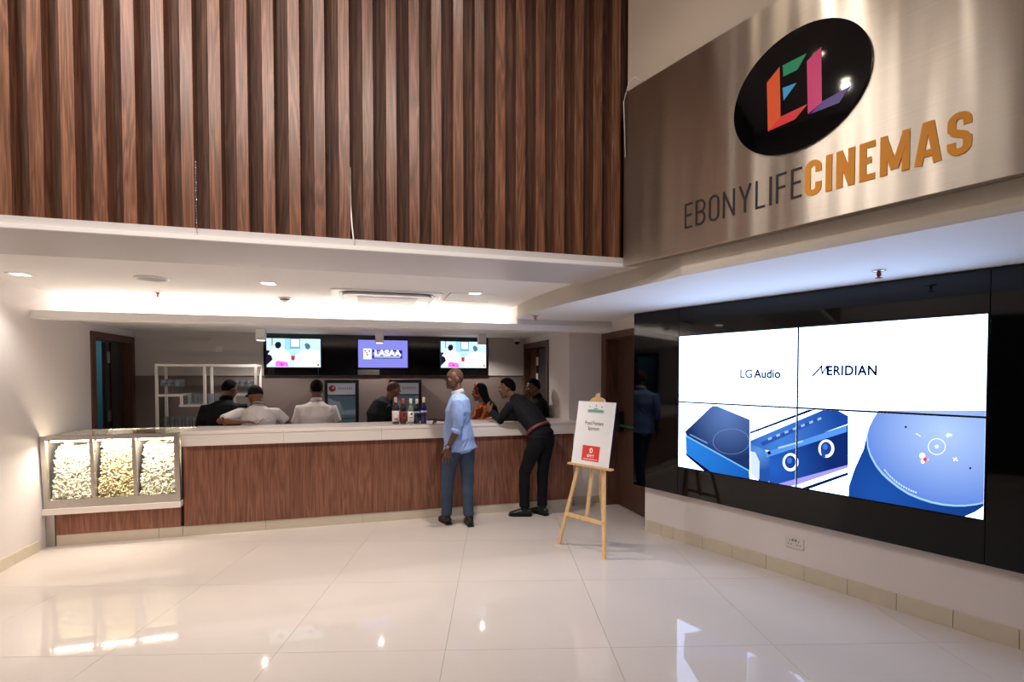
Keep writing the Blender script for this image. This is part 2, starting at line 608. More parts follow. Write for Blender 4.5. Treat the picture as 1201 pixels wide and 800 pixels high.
# back slab with the light trough
struct(box('trim_4', XL, XDOOR, 5.755, 5.785, ZLIP, 2.252, M_CEIL))
struct(box('trim_5', 1.70, XDOOR, 5.785, 5.80, 2.25, ZS + 0.03, M_CEIL))
struct(box('trim_6', XL, XRET + 0.12, 5.785, 5.95, ZLIP, ZLIP + 0.03, M_CEIL))
struct(box('ceiling_bar', XL, XRET + 0.12, 5.95, YB, ZB, ZB + 0.02, M_CEIL))
struct(box('trim_7', XL, 1.75, 6.36, 6.39, ZB + 0.02, ZT, M_CEIL))
struct(box('trim_8', XRET + 0.12, XDOOR + 0.3, 5.80, YFACE + 0.12, ZLIP, ZLIP + 0.02, M_CEIL))
struct(box('trim_9', 1.705, 1.735, 5.76, 6.38, 2.252, ZT, M_CEIL))
# light strip lying in the trough
M_COVE = light_mat('cove_light', (255, 244, 234), 24.0)
tag(box('led_strip', XL + 0.05, 1.66, 6.26, 6.30, ZB + 0.021, ZB + 0.035, M_COVE), 'white strip light hidden in the ceiling trough above the bar', 'light')

# ------------------------------------------------------------------ wooden slat wall
sw = struct(box('wall_wood', XL, 2.02, YW + 0.10, YW + 0.2, ZT + 0.05, ZTOP, M_BOARD))
sl = bmesh.new()
B(-0.066, 0, 0, 0.10, 0, ZTOP - ZT - 0.01, sl, 0.0015)
slat_me = bpy.data.meshes.new('slat')
bmesh.ops.recalc_face_normals(sl, faces=sl.faces)
sl.to_mesh(slat_me); sl.free()
slat_me.materials.append(M_SLAT)
gp = bmesh.new()
B(-0.146, -0.0665, 0.085, 0.0995, 0, ZTOP - ZT - 0.01, gp)
gap_me = bpy.data.meshes.new('backing_board')
bmesh.ops.recalc_face_normals(gp, faces=gp.faces)
gp.to_mesh(gap_me); gp.free()
gap_me.materials.append(M_BOARD)
for i in range(33):
    x = 1.813 - 0.1465 * i
    if x < XL + 0.2:
        break
    s = from_me('slat', slat_me, None, sw)
    s.location = (x, YW + random.uniform(0, 0.006), ZT + 0.006)
    q = from_me('backing_board', gap_me, None, sw)
    q.location = (x, YW, ZT + 0.052)
# cables that hang out of the slats
bm = bmesh.new()
p0 = at_y(412, 240, YW - 0.012)
path_tube(bm, [(p0.x - 0.008, YW + 0.07, 3.0), (p0.x - 0.005, YW + 0.03, 2.75), (p0.x + 0.004, YW - 0.012, 2.60), (p0.x + 0.012, YW - 0.012, 2.52), (p0.x + 0.014, YW - 0.012, ZT + 0.008)], 0.0045)
tag(fin('cable', bm, M_WHITEP, smooth=True), 'loose white cable hanging between the wooden slats', 'cable')
bm = bmesh.new()
p1 = at_y(230, 200, YW)
for k in range(26):
    z = ZT + 0.012 + k * 0.017
    bmesh.ops.create_icosphere(bm, subdivisions=1, radius=0.0045, matrix=Matrix.Translation((p1.x, YW - 0.006, z)))
tag(fin('bead_chain', bm, M_CHROME, smooth=True), 'thin metal bead chain hanging down the face of a wooden slat', 'chain')
bm = bmesh.new()
pw = RW(2.60, NF - 0.06, 3.72)
path_tube(bm, [pw + Vector((-0.02, 0.0, -0.5)), pw + Vector((-0.03, 0.01, -0.1)), pw + Vector((-0.01, -0.03, 0.02)), pw + Vector((0.02, -0.05, 0.05)), pw + Vector((0.05, -0.1, 0.0))], 0.004)
tag(fin('cable', bm, M_WHITEP, smooth=True), 'white cable looping over the top corner of the steel sign', 'cable')

# ------------------------------------------------------------------ skirtings
bb = struct(thing('baseboard_right', '', ''))
del bb['label']; del bb['category']
bb.location = (0, 0, 0)
ws = [3.63, 3.429, 3.281] + [2.95 - 0.312 * k for k in range(0, 22)]
for w1, w0 in zip(ws, ws[1:]):
    bm = bmesh.new()
    L = w1 - w0 - 0.003
    B(0, L, -0.014, 0, 0.0, 0.118, bm, 0.0015)
    p = RW(w1, NW)
    fin('skirting_tile', bm, M_BASE, bb, loc=p, rotz=RZW)
bl = struct(thing('baseboard_left', '', ''))
del bl['label']; del bl['category']
y = 5.80
while y > -2:
    L = 0.6 if y < 5.5 else 0.36
    box('skirting_tile', 0, 0.014, -L + 0.003, 0, 0.0, 0.10, M_BASE, bl, 0.0015, loc=(XL, y, 0))
    y -= L
be = struct(thing('baseboard_end', '', ''))
del be['label']; del be['category']
box('skirting_tile', 2.50, XDOOR - 0.01, YFACE - 0.014, YFACE, 0, 0.10, M_PLINTH, be, 0.0015)


# ------------------------------------------------------------------ doors
def door_side(name, x, sgn, y0, y1, leaf_mat, frame_mat, ztop=2.15):
    """doorway in a wall at x; sgn = +1 when the room lies at larger x"""
    d = struct(thing(name, '', ''))
    del d['label']; del d['category']
    d.location = (x, (y0 + y1) / 2, 0)
    h = (y1 - y0) / 2
    fw = 0.085
    X = lambda a, b: (min(a * sgn, b * sgn), max(a * sgn, b * sgn))
    for s in (-1, 1):
        ya, yb = (h - fw, h) if s > 0 else (-h, -h + fw)
        box('jamb', *X(-0.15, 0.02), ya, yb, 0, ztop - fw, frame_mat, d, 0.003)
    box('lintel', *X(-0.15, 0.02), -h, h, ztop - fw, ztop, frame_mat, d, 0.003)
    return d, h, fw, X


d1, h, fw, X = door_side('door_1', XL, 1, 6.81, 7.91, M_DARKW, M_DOORW)
box('leaf', *X(-0.12, -0.08), -0.01, h - fw - 0.004, 0.01, 2.055, M_DARKW, d1, 0.003)
for z in (0.35, 1.08, 1.80):
    bm = B(-0.078, -0.066, 0.0, 0.075, z, z + 0.14, None, 0.002)
    fin('hinge', bm, M_CHROME, d1)
box('leaf_edge', *X(-0.078, -0.06), 0.082, 0.1, 0.01, 2.055, M_BLACK, d1)
# the room behind it
M_TEAL = mat('teal_lit_wall', (64, 112, 122), 0.6, var=0.04, scale=3)  # teal light of the room put into the wall colour
rb = bmesh.new()
B(-4.6, -4.5, 6.0, 9.0, 0, 2.6, rb); B(-4.6, XL - 0.15, 8.9, 9.0, 0, 2.6, rb); B(-4.6, XL - 0.15, 6.0, 6.1, 0, 2.6, rb); B(-4.6, XL - 0.15, 6.0, 9.0, 2.5, 2.6, rb)
struct(fin('wall_store', rb, M_TEAL))
lamp('AREA', 'store_lamp', (-3.9, 8.0, 2.45), 8, (0.75, 0.95, 1.0), 0.3, (-3.9, 8.3, 0))

d2, h, fw, X = door_side('door_2', XRET, -1, 6.78, 7.94, M_DARKW, M_DOORW)
box('leaf', *X(-0.12, -0.08), -h + fw + 0.004, 0.10, 0.01, 2.055, M_DARKW, d2, 0.003)
box('leaf', *X(-0.12, -0.07), 0.17, h - fw - 0.004, 0.01, 2.055, M_DOORW, d2, 0.003)
for z in (0.35, 1.55, 1.80):
    fin('hinge', B(*X(-0.079, -0.064), 0.10, 0.168, z, z + 0.13, None, 0.002), M_WHITEP, d2)
struct(box('wall_passage', XRET + 0.121, XRET + 0.2, 6.75, YB + 0.1, 0, 2.3, M_BLACK))

d3 = struct(thing('door_3', '', ''))
del d3['label']; del d3['category']
d3.location = (XDOOR, 5.44, 0)
box('jamb', -0.02, 0.22, 0.45, 0.585, 0, 2.10, M_DOORW, d3, 0.003)
box('jamb', -0.02, 0.10, -0.58, -0.50, 0, 2.10, M_DOORW, d3, 0.003)
box('lintel', -0.02, 0.22, -0.58, 0.585, 2.10, 2.185, M_DOORW, d3, 0.003)
lf = box('leaf', 0.15, 0.20, -0.50, 0.449, 0.008, 2.099, M_DOORW, d3, 0.003)
fin('panic_bar', rod(bmesh.new(), (0.09, 0.30, 1.03), (0.09, -0.42, 1.03), 0.014), mat('green_bar', (40, 110, 70), 0.35), d3, True)
box('bar_housing', 0.06, 0.149, 0.28, 0.37, 0.94, 1.20, M_BLACK, d3, 0.012)
box('bar_housing', 0.06, 0.149, -0.46, -0.40, 0.98, 1.08, M_BLACK, d3, 0.012)

# ================================================================== BAR COUNTER
XC0, XC1, ZC = -1.815, 2.50, 1.078
ct = thing('bar_counter', 'long walnut veneer bar counter on a pale tiled plinth', 'counter', ((XC0 + XC1) / 2, YC, 0))
ox = (XC0 + XC1) / 2
xs = [XC0 + 0.015, -0.60, 0.62, 1.83, XC1 - 0.02]
for a, b in zip(xs, xs[1:]):
    box('front_panel', a - ox, b - ox - 0.0015, -0.015, 0.005, 0.106, 0.925, M_COUNTER, ct)
box('carcass', XC0 - ox + 0.02, XC1 - ox - 0.02, 0.005, 0.52, 0.0, 0.925, M_TAUPE, ct)
for a, b in zip([XC0, -1.04, -0.05, 0.93, 1.90], [-1.04, -0.05, 0.93, 1.90, XC1 - 0.02]):
    box('plinth_tile', a - ox + 0.0015, b - ox - 0.0015, -0.008, 0.004, 0.0, 0.104, M_PLINTH, ct, 0.001)
wt = thing('worktop', 'white quartz worktop of the bar with a deep front edge', 'worktop', (ox, YC, 0.927))
for a, b in zip([XC0, -0.85, 0.16, 1.17], [-0.85, 0.16, 1.17, XC1 + 0.03]):
    box('slab', a - ox + 0.0008, b - ox - 0.0008, -0.05, 0.55, 0.118, ZC - 0.927, M_QUARTZ, wt, 0.003)
    box('front_edge', a - ox + 0.0008, b - ox - 0.0008, -0.045, -0.02, 0.0, 0.1175, M_QUARTZ, wt, 0.002)

# ------------------------------------------------------------------ popcorn counter end and display case
pc = thing('popcorn_counter', 'low walnut counter end with a marble ledge beneath the popcorn case', 'counter', (-2.39, YC, 0))
box('front_panel', -0.50, 0.558, -0.012, 0.005, 0.106, 0.315, M_COUNTER, pc)
box('corner_post', -0.578, -0.505, -0.02, 0.03, 0.0, 0.315, M_STEEL, pc, 0.003)
box('carcass', -0.57, 0.555, 0.03, 0.6, 0.0, 0.315, M_TAUPE, pc)
box('plinth_tile', -0.50, 0.36, -0.008, 0.004, 0.0, 0.104, M_PLINTH, pc, 0.001)
box('plinth_tile', 0.363, 0.572, -0.008, 0.004, 0.0, 0.104, M_PLINTH, pc, 0.001)
box('ledge', -0.578, 0.578, -0.075, 0.6, 0.3155, 0.375, M_QUARTZ, pc, 0.003)

ps = thing('popcorn_display', 'stainless steel and glass popcorn display case with three lit bays', 'display case', (-2.39, YC, 0.376))
HX, HZ = 0.572, 0.695                # half width, height
yt, yb_ = -0.10, -0.055              # front plane at the top and at the bottom


def fy(z):
    return yb_ + (yt - yb_) * z / HZ


def slant(x0, x1, z0, z1, d0, d1):
    bm = bmesh.new()
    vs = [bm.verts.new((x, fy(z) + d, z)) for x in (x0, x1) for d in (d0, d1) for z in (z0, z1)]
    for q in [(0, 1, 3, 2), (4, 6, 7, 5), (0, 4, 5, 1), (2, 3, 7, 6), (0, 2, 6, 4), (1, 5, 7, 3)]:
        bm.faces.new([vs[i] for i in q])
    return bm


for nm, a, b, z0, z1 in [('frame_rail', -HX, HX, 0.0, 0.078), ('frame_rail', -HX, HX, HZ - 0.04, HZ), ('frame_post', -HX, -HX + 0.042, 0.0785, HZ - 0.0405), ('frame_post', HX - 0.042, HX, 0.0785, HZ - 0.0405)]:
    fin(nm, slant(a, b, z0, z1, 0, 0.035), M_STEEL, ps)
bays = [(-0.53, -0.183), (-0.152, 0.168), (0.20, 0.53)]
for a, b in ((-0.183, -0.152), (0.168, 0.20)):
    fin('divider', slant(a, b, 0.0785, HZ - 0.0405, 0.004, 0.03), M_STEEL, ps)
    box('bay_wall', (a + b) / 2 - 0.004, (a + b) / 2 + 0.004, 0.0, 0.52, 0.03, HZ - 0.06, M_STEEL, ps)
for a, b in bays:
    fin('pane', slant(a, b, 0.0785, HZ - 0.0405, 0.012, 0.016), M_GLASS, ps)
box('top_glass', -HX, HX, fy(HZ) + 0.036, 0.555, HZ - 0.010, HZ, M_GLASS, ps)
box('back_rail', -HX, HX, 0.556, 0.585, HZ - 0.03, HZ, M_STEEL, ps)
box('back_panel', -HX, HX, 0.556, 0.57, 0.0, HZ - 0.031, M_STEEL, ps)
box('floor_pan', -HX + 0.01, HX - 0.01, 0.0, 0.55, 0.0, 0.03, M_STEEL, ps)
for s in (-1, 1):
    x = s * (HX - 0.008)
    box('side_panel', min(x, x + s * 0.007), max(x, x + s * 0.007), 0.0, 0.555, 0.0, HZ - 0.011, M_STEEL, ps)
M_CASEL = light_mat('case_light', (255, 240, 214), 45.0)
for a, b in bays:
    box('lamp_strip', a + 0.01, b - 0.01, -0.035, -0.015, HZ - 0.062, HZ - 0.052, M_CASEL, ps)
    lamp('AREA', 'case_lamp', (-2.39 + (a + b) / 2, YC - 0.03, 0.376 + HZ - 0.066), 6.5, (1.0, 0.93, 0.82), b - a - 0.03, (-2.39 + (a + b) / 2, YC + 0.02, 0.3), size_y=0.02)

# popcorn: heaps of popped kernels, nobody could count them
pm = mat('popcorn_kernel', (252, 240, 208), 0.75, var=0.15, scale=55)
pm2 = mat('popcorn_caramel', (246, 218, 162), 0.7, var=0.24, scale=50)
ico = bmesh.new()
bmesh.ops.create_icosphere(ico, subdivisions=1, radius=1.0)
ico_v = [v.co.copy() for v in ico.verts]
ico_f = [[v.index for v in f.verts] for f in ico.faces]
ico.free()


def heap_surface(u, w, a, b, top, back):
    """u across, w 0..1 up the front then back over the top"""
    x = a + 0.014 + (b - a - 0.028) * u
    if w < 0.72:
        z = 0.06 + (top - 0.06) * (w / 0.72)
        return x, fy(z) + 0.026 + 0.13 * (z / top) ** 1.2, z
    t = (w - 0.72) / 0.28
    return x, fy(top) + 0.156 + 0.34 * t, top + back * math.sin(t * 2.2)


for bi, (a, b) in enumerate(bays):
    rnd = random.Random(20 + bi)
    top, back = [(0.55, 0.05), (0.61, 0.02), (0.54, 0.05)][bi]
    V, F = [], []
    # body of the heap under the loose kernels
    cols = [a + 0.012, b - 0.012]
    prof = [(fy(0.06) + 0.055, 0.031), (fy(0.3) + 0.055 + 0.13 * (0.3 / top) ** 1.2, 0.3), (fy(top) + 0.19, top - 0.02), (0.3, top + back * 0.6), (0.5, top + back * 0.4), (0.5, 0.031)]
    n0 = len(prof)
    for x in cols:
        V += [(x, p[0], p[1]) for p in prof]
    F += [list(range(n0)), list(range(n0, 2 * n0))] + [[i, (i + 1) % n0, n0 + (i + 1) % n0, n0 + i] for i in range(n0)]
    for k in range(1300):
        x, y, z = heap_surface(rnd.random(), rnd.random(), a, b, top, back)
        y += rnd.uniform(-0.004, 0.02); z += rnd.uniform(-0.004, 0.016) * (1 if bi != 1 else 1.4)
        rr = rnd.uniform(0.008, 0.0125)
        for q in range(3):
            o = Vector((rnd.uniform(-1, 1), rnd.uniform(-1, 1), rnd.uniform(-1, 1))) * rr * 0.85
            r2 = rr * rnd.uniform(0.55, 0.95)
            n0 = len(V)
            cx, cy_, cz = x + o.x, max(y + o.y, fy(z) + 0.027), z + o.z
            V += [(cx + v.x * r2, cy_ + v.y * r2, cz + v.z * r2) for v in ico_v]
            F += [[n0 + i for i in f] for f in ico_f]
    me = bpy.data.meshes.new('popcorn')
    me.from_pydata(V, [], F)
    for p in me.polygons:
        p.use_smooth = True
    o = from_me('popcorn', me, pm2 if bi == 1 else pm)
    o.location = ps.location
    o['kind'] = 'stuff'
    tag(o, ['pale popcorn heaped in the left bay of the display case', 'golden coated popcorn heaped in the middle bay of the display case', 'pale popcorn heaped in the right bay of the display case'][bi], 'popcorn')


def scoop(x, rz, label):
    t = thing('popcorn_scoop', label, 'scoop', Vector((-2.39 + x, YC + 0.16, 0.376 + 0.585)), rz)
    bm = bmesh.new()
    sec = [(-0.075, 0.03), (-0.05, 0.002), (0, -0.008), (0.05, 0.002), (0.075, 0.03)]
    rows = [[bm.verts.new((sx * k, yy, sz * k2)) for sx, sz in sec] for yy, k, k2 in ((-0.09, 1.0, 0.9), (0.03, 0.95, 1.2), (0.07, 0.5, 1.6))]
    for q, w in zip(rows, rows[1:]):
        for i in range(4):
            bm.faces.new((q[i], q[i + 1], w[i + 1], w[i]))
    bmesh.ops.solidify(bm, geom=bm.faces[:], thickness=0.002)
    fin('pan', bm, M_STEEL, t, True)
    fin('handle', rod(bmesh.new(), (0, 0.065, 0.02), (0, 0.17, 0.05), 0.012), M_BLACK, t, True)


scoop(-0.33, R_(-60), 'steel popcorn scoop lying on the popcorn of the left bay')
scoop(0.40, R_(25), 'steel popcorn scoop lying on the popcorn of the right bay')


# ------------------------------------------------------------------ bottles
def bottle(x, y, h, r, glass_rgb, label_rgb, cap_rgb, label, mark=None, neck_rgb=None):
    t = thing('bottle', label, 'bottle', (x, y, ZC), 0, 'bottles on the bar')
    bm = bmesh.new()
    lathe(bm, [(0, 0.001), (r * 0.9, 0.0), (r, 0.006), (r, h * 0.58), (r * 0.86, h * 0.66), (r * 0.42, h * 0.74), (r * 0.36, h * 0.80), (r * 0.36, h * 0.9), (0, h * 0.9)], 20)
    key = 'bottle_%d_%d_%d' % glass_rgb
    fin('body', bm, mat(key, glass_rgb, 0.06, spec=0.7), t, True)
    lo, hi = (0.10, 0.50) if mark != 'blue' else (0.42, 0.50)
    if label_rgb:
        bm = lathe(bmesh.new(), [(r * 1.005, h * lo), (r * 1.02, h * lo), (r * 1.02, h * hi), (r * 1.005, h * hi)], 20)
        lb = fin('paper_label', bm, mat('label_%d_%d_%d' % label_rgb, label_rgb, 0.5), t, True)
        # print on the label, set towards the room
        if mark == 'fruit':
            for dx, dz, q, c in ((-0.012, 0.16, 0.009, (160, 40, 50)), (0.010, 0.165, 0.011, (140, 30, 40)), (0.0, 0.36, 0.006, (190, 170, 120))):
                flat('print', circle(dx, h * dz + 0.01, q, n=12), -r * 1.06, mat('print_%d_%d_%d' % c, c, 0.5), lb)
        elif mark == 'badge':
            flat('print', circle(0.006, h * 0.40, 0.013, n=14), -r * 1.07, mat('print_dark', (50, 20, 20), 0.5), lb)
            flat('print', [(-0.02, h * 0.25), (0.02, h * 0.25), (0.02, h * 0.28), (-0.02, h * 0.28)], -r * 1.06, mat('print_red', (190, 60, 50), 0.5), lb)
        elif mark == 'blue':
            flat('print', [(-0.016, h * 0.44), (0.016, h * 0.44), (0.016, h * 0.455), (-0.016, h * 0.455)], -r * 1.06, mat('print_navy', (40, 40, 110), 0.5), lb)
    bm = lathe(bmesh.new(), [(r * 0.40, h * 0.80), (r * 0.46, h * 0.805), (r * 0.46, h * 0.99), (r * 0.3, h), (0, h)], 16)
    fin('cap', bm, mat('cap_%d_%d_%d' % cap_rgb, cap_rgb, 0.35), t, True)


bottle(0.33, 6.14, 0.315, 0.040, (52, 40, 44), (232, 220, 216), (238, 170, 176), 'dark wine bottle with a white fruit label and pink cap, leftmost on the bar', 'fruit')
bottle(0.415, 6.12, 0.30, 0.036, (38, 24, 20), (120, 34, 26), (214, 62, 40), 'dark bottle with a red label and red cap on the bar', 'badge')
bottle(0.50, 6.10, 0.30, 0.037, (112, 124, 112), (234, 230, 224), (236, 228, 214), 'pale glass bottle with a white label and white cap on the bar', 'badge')
bottle(0.572, 6.11, 0.295, 0.034, (18, 20, 44), (170, 172, 196), (222, 218, 200), 'blue black bottle beside the white labelled bottle on the bar', 'blue')
bottle(0.648, 6.08, 0.315, 0.036, (22, 22, 78), (186, 186, 214), (224, 204, 170), 'deep blue bottle with a cream cap, rightmost on the bar', 'blue')

# ================================================================== BEHIND THE BAR
# glass shelf unit of white square tube
SX0, SX1, SY0, SY1 = -2.48, -1.37, 7.25, 7.56
sh = thing('shelf_unit', 'white metal open frame shelf holding glassware on the back wall', 'shelf', ((SX0 + SX1) / 2, SY0, 0))
sox = (SX0 + SX1) / 2
M_WMET = mat('white_metal', (226, 220, 214), 0.4)
T = 0.014


def tubex(x0, x1, y, z, nm='rail'):
    box(nm, x0 - sox, x1 - sox, y - SY0 - T, y - SY0 + T, z - T, z + T, M_WMET, sh)


def post(x, y, z0, z1):
    box('post', x - sox - T, x - sox + T, y - SY0 - T, y - SY0 + T, z0, z1, M_WMET, sh)


xm = -1.955
for x in (SX0, SX1):
    for y in (SY0, SY1):
        post(x, y, 0, 1.79)
post(xm, SY0, 1.29, 1.762); post(xm, SY1, 1.29, 1.762)
for y in (SY0, SY1):
    tubex(SX0 + T, SX1 - T, y, 1.776)
    tubex(SX0 + T, -2.20, y, 1.40)
    tubex(-2.24, -1.66, y, 1.27)
    tubex(-1.70, SX1 - T, y, 1.40)
    tubex(SX0 + T, SX1 - T, y, 0.985)
    tubex(SX0 + T, SX1 - T, y, 0.25)
    post(-2.214, y, 1.284, 1.386)
    post(-1.686, y, 1.284, 1.386)
for x in (SX0, SX1):
    box('rail', x - sox - T, x - sox + T, T, SY1 - SY0 - T, 1.762, 1.79, M_WMET, sh)
for x0, x1, z in ((SX0, -2.23, 1.40), (-2.20, -1.70, 1.27), (-1.66, SX1, 1.40), (SX0, SX1, 0.985)):
    box('shelf_plate', x0 + T - sox, x1 - T - sox, T + 0.001, SY1 - SY0 - T - 0.001, z - 0.004, z + 0.014, M_GLASS, sh)


def lathe_me(name, prof, material, seg=14):
    bm = lathe(bmesh.new(), prof, seg)
    me = bpy.data.meshes.new(name)
    bmesh.ops.recalc_face_normals(bm, faces=bm.faces)
    bm.to_mesh(me); bm.free()
    for p in me.polygons:
        p.use_smooth = True
    me.materials.append(material)
    return me


wine = lathe_me('wine_glass', [(0, 0.0), (0.032, 0.0), (0.032, 0.003), (0.006, 0.008), (0.004, 0.075), (0.012, 0.085), (0.032, 0.105), (0.037, 0.135), (0.031, 0.185), (0.0295, 0.185), (0.0355, 0.135), (0.030, 0.107), (0.0, 0.088)], M_DRINK)
tumb = lathe_me('tumbler', [(0, 0.0), (0.028, 0.0), (0.034, 0.13), (0.0325, 0.13), (0.0268, 0.008), (0, 0.008)], M_DRINK)


def glass_row(me, name, xs, ys, z, label, cat, group):
    for y in ys:
        for x in xs:
            o = from_me(name, me, None)
            o.location = (x + random.uniform(-.004, .004), y + random.uniform(-.01, .01), z)
            tag(o, label, cat, group)


glass_row(wine, 'wine_glass', [-2.43 + 0.077 * k for k in range(3)], (7.31, 7.40, 7.49), 1.4141, 'stemmed wine glass standing on the upper left shelf behind the bar', 'glass', 'wine glasses on the upper left shelf')
glass_row(wine, 'wine_glass', [-1.61 + 0.077 * k for k in range(3)], (7.31, 7.40, 7.49), 1.4141, 'stemmed wine glass standing on the upper right shelf behind the bar', 'glass', 'wine glasses on the upper right shelf')
glass_row(tumb, 'tumbler', [-2.15 + 0.078 * k for k in range(6)], (7.32, 7.44), 1.2841, 'plain tumbler standing on the lowered middle shelf behind the bar', 'glass', 'tumblers on the middle shelf')
glass_row(tumb, 'tumbler', [-2.42 + 0.082 * k for k in range(8)], (7.32, 7.44), 0.9991, 'plain tumbler standing on the lowest shelf in view behind the bar', 'glass', 'tumblers on the low shelf')


# drinks fridges
def fridge(x0, x1, label, red=False):
    y0, y1, hz = 7.34, 7.90, 1.585
    t = thing('drinks_fridge', label, 'fridge', ((x0 + x1) / 2, y0, 0))
    w = (x1 - x0) / 2
    box('cabinet', -w, w, 0.04, y1 - y0, 0.0, hz, mat('fridge_red', (120, 24, 28), 0.35) if red else M_BLACK, t, 0.006)
    for nm, a, b, z0, z1 in (('door_frame', -w, -w + 0.04, 0.1, hz - 0.04), ('door_frame', w - 0.04, w, 0.1, hz - 0.04), ('door_frame', -w, w, hz - 0.04, hz), ('door_frame', -w, w, 0.03, 0.1)):
        box(nm, a, b, 0.0, 0.039, z0, z1, M_BLACK, t, 0.003)
    hd = box('header_panel', -w + 0.041, w - 0.041, 0.012, 0.038, hz - 0.20, hz - 0.042, mat('fridge_header', (176, 180, 190), 0.3, emit=0.10), t)
    flat('emblem', circle(-w + 0.10, hz - 0.115, 0.045, n=20), 0.010, mat('fridge_emblem', (150, 40, 36), 0.4), hd)
    flat('emblem', circle(-w + 0.112, hz - 0.105, 0.018, n=14), 0.008, mat('fridge_emblem_pale', (190, 150, 146), 0.4), hd)
    for k in range(7):
        xx = -w + 0.18 + k * 0.027
        flat('lettering', [(xx, hz - 0.13), (xx + 0.014, hz - 0.13), (xx + 0.014, hz - 0.10), (xx, hz - 0.10)], 0.010, mat('fridge_letter', (128, 128, 134), 0.4), hd)
    box('crossbar', -w + 0.041, w - 0.041, 0.006, 0.038, hz - 0.215, hz - 0.2, M_BLACK, t)
    box('door_glass', -w + 0.041, w - 0.041, 0.014, 0.022, 0.1, hz - 0.216, glass('fridge_glass', (226, 236, 240), 0.10, 0.03, 0.95), t)
    box('liner', -w + 0.041, w - 0.041, 0.034, 0.0395, 0.1, hz - 0.216, mat('fridge_liner_glow', (150, 164, 170), 0.5, emit=0.16), t)  # the liner itself glows, standing in for the fridge's inner lamp
    for z in (0.45, 0.75, 1.05):
        box('wire_shelf', -w + 0.041, w - 0.041, 0.024, 0.033, z, z + 0.014, mat('fridge_shelf', (150, 110, 110), 0.4), t)


fridge(-0.545, -0.105, 'black framed glass door drinks fridge behind the man in the white shirt')
fridge(0.315, 0.755, 'glass door drinks fridge with red sides behind the bottles', True)

# black gloss menu board with three televisions
mb = thing('menu_board', 'long black gloss board on the back wall carrying three televisions', 'board', (0.235, YB - 0.031, 1.65))
for a, b in ((-1.62, -0.9), (-0.899, 0.32), (0.321, 1.62)):
    box('gloss_sheet', a, b, -0.04, 0.0, 0.0, 0.588, mat('board_gloss', (16, 14, 14), 0.1, spec=0.7), mb, 0.002)
tag(box('wall_plate', -0.12, 0.19, YB - 0.085, YB - 0.072, 1.655, 1.735, mat('plate_brown', (74, 64, 60), 0.4), None, 0.003), 'dull brown cover plate under the middle television', 'cover plate')

E_WHITE = light_mat('picture_white', (250, 250, 255), 1.6)


def em(rgb, s=1.1):
    return light_mat('picture_%d_%d_%d_%d' % (*rgb, int(s * 100)), rgb, s)


def television(x, label):
    t = thing('television', label, 'television', (x, YB - 0.072, 1.765), 0, 'televisions above the bar')
    w, hh = 0.355, 0.405
    box('housing', -w - 0.012, w + 0.012, -0.035, 0.0, -0.012, hh + 0.012, M_BLACK, t, 0.003)
    return t, w, hh


def tv_live(x, label):
    t, w, hh = television(x, label)
    s = box('screen', -w, w, -0.037, -0.0352, 0, hh, em((196, 232, 240), 1.25), t)
    P = lambda u, v: (-w + 2 * w * u, hh * (1 - v))
    L = [((150, 205, 220), [(0.33, 0), (0.45, 0), (0.45, 0.4), (0.33, 0.4)]), ((110, 160, 210), [(0.43, 0), (0.62, 0), (0.62, 0.36), (0.43, 0.36)]), ((236, 232, 252), [(0.45, 0.02), (0.60, 0.02), (0.60, 0.28), (0.45, 0.28)]),
         ((120, 150, 150), [(0.09, 0), (0.115, 0), (0.115, 0.26), (0.09, 0.26)]), ((24, 22, 44), [(0, 0.42), (0.05, 0.42), (0.13, 0.85), (0, 0.92)]),
         ((170, 215, 225), [(0.33, 0.42), (0.62, 0.42), (0.5, 0.62), (0.38, 0.6)]),
         ((255, 252, 252), [(0.02, 0.55), (0.12, 0.34), (0.2, 0.28), (0.3, 0.34), (0.42, 0.5), (0.44, 0.72), (0.38, 0.82), (0.15, 0.82), (0.02, 0.98), (0.02, 0.9), (0.14, 0.68), (0.1, 0.6)]),
         ((22, 30, 30), [(0.15, 0.22), (0.18, 0.13), (0.24, 0.12), (0.27, 0.2), (0.26, 0.3), (0.22, 0.36), (0.17, 0.34)]),
         ((250, 110, 226), [(0.16, 0.82), (0.2, 0.77), (0.38, 0.82), (0.4, 0.98), (0.16, 0.98)]), ((200, 20, 110), [(0.25, 0.85), (0.3, 0.9), (0.27, 0.97)]),
         ((190, 40, 50), [(0.45, 0.6), (0.52, 0.6), (0.51, 0.76), (0.45, 0.75)]),
         ((255, 255, 255), [(0.5, 0.98), (0.53, 0.6), (0.62, 0.44), (0.8, 0.38), (0.98, 0.42), (0.995, 0.98)]),
         ((80, 110, 130), [(0.7, 0.2), (0.74, 0.14), (0.8, 0.2), (0.81, 0.3), (0.77, 0.38), (0.72, 0.34)]), ((220, 235, 200), [(0.89, 0.78), (0.95, 0.68), (0.99, 0.74), (0.99, 0.96), (0.94, 0.96)]), ((180, 60, 50), [(0.93, 0.94), (0.96, 0.86), (0.98, 0.96)])]
    for i, (c, q) in enumerate(L):
        flat('picture_patch', [P(*p) for p in q], -0.0385 - i * 0.0003, em(c, 1.3), s, 0.0002)


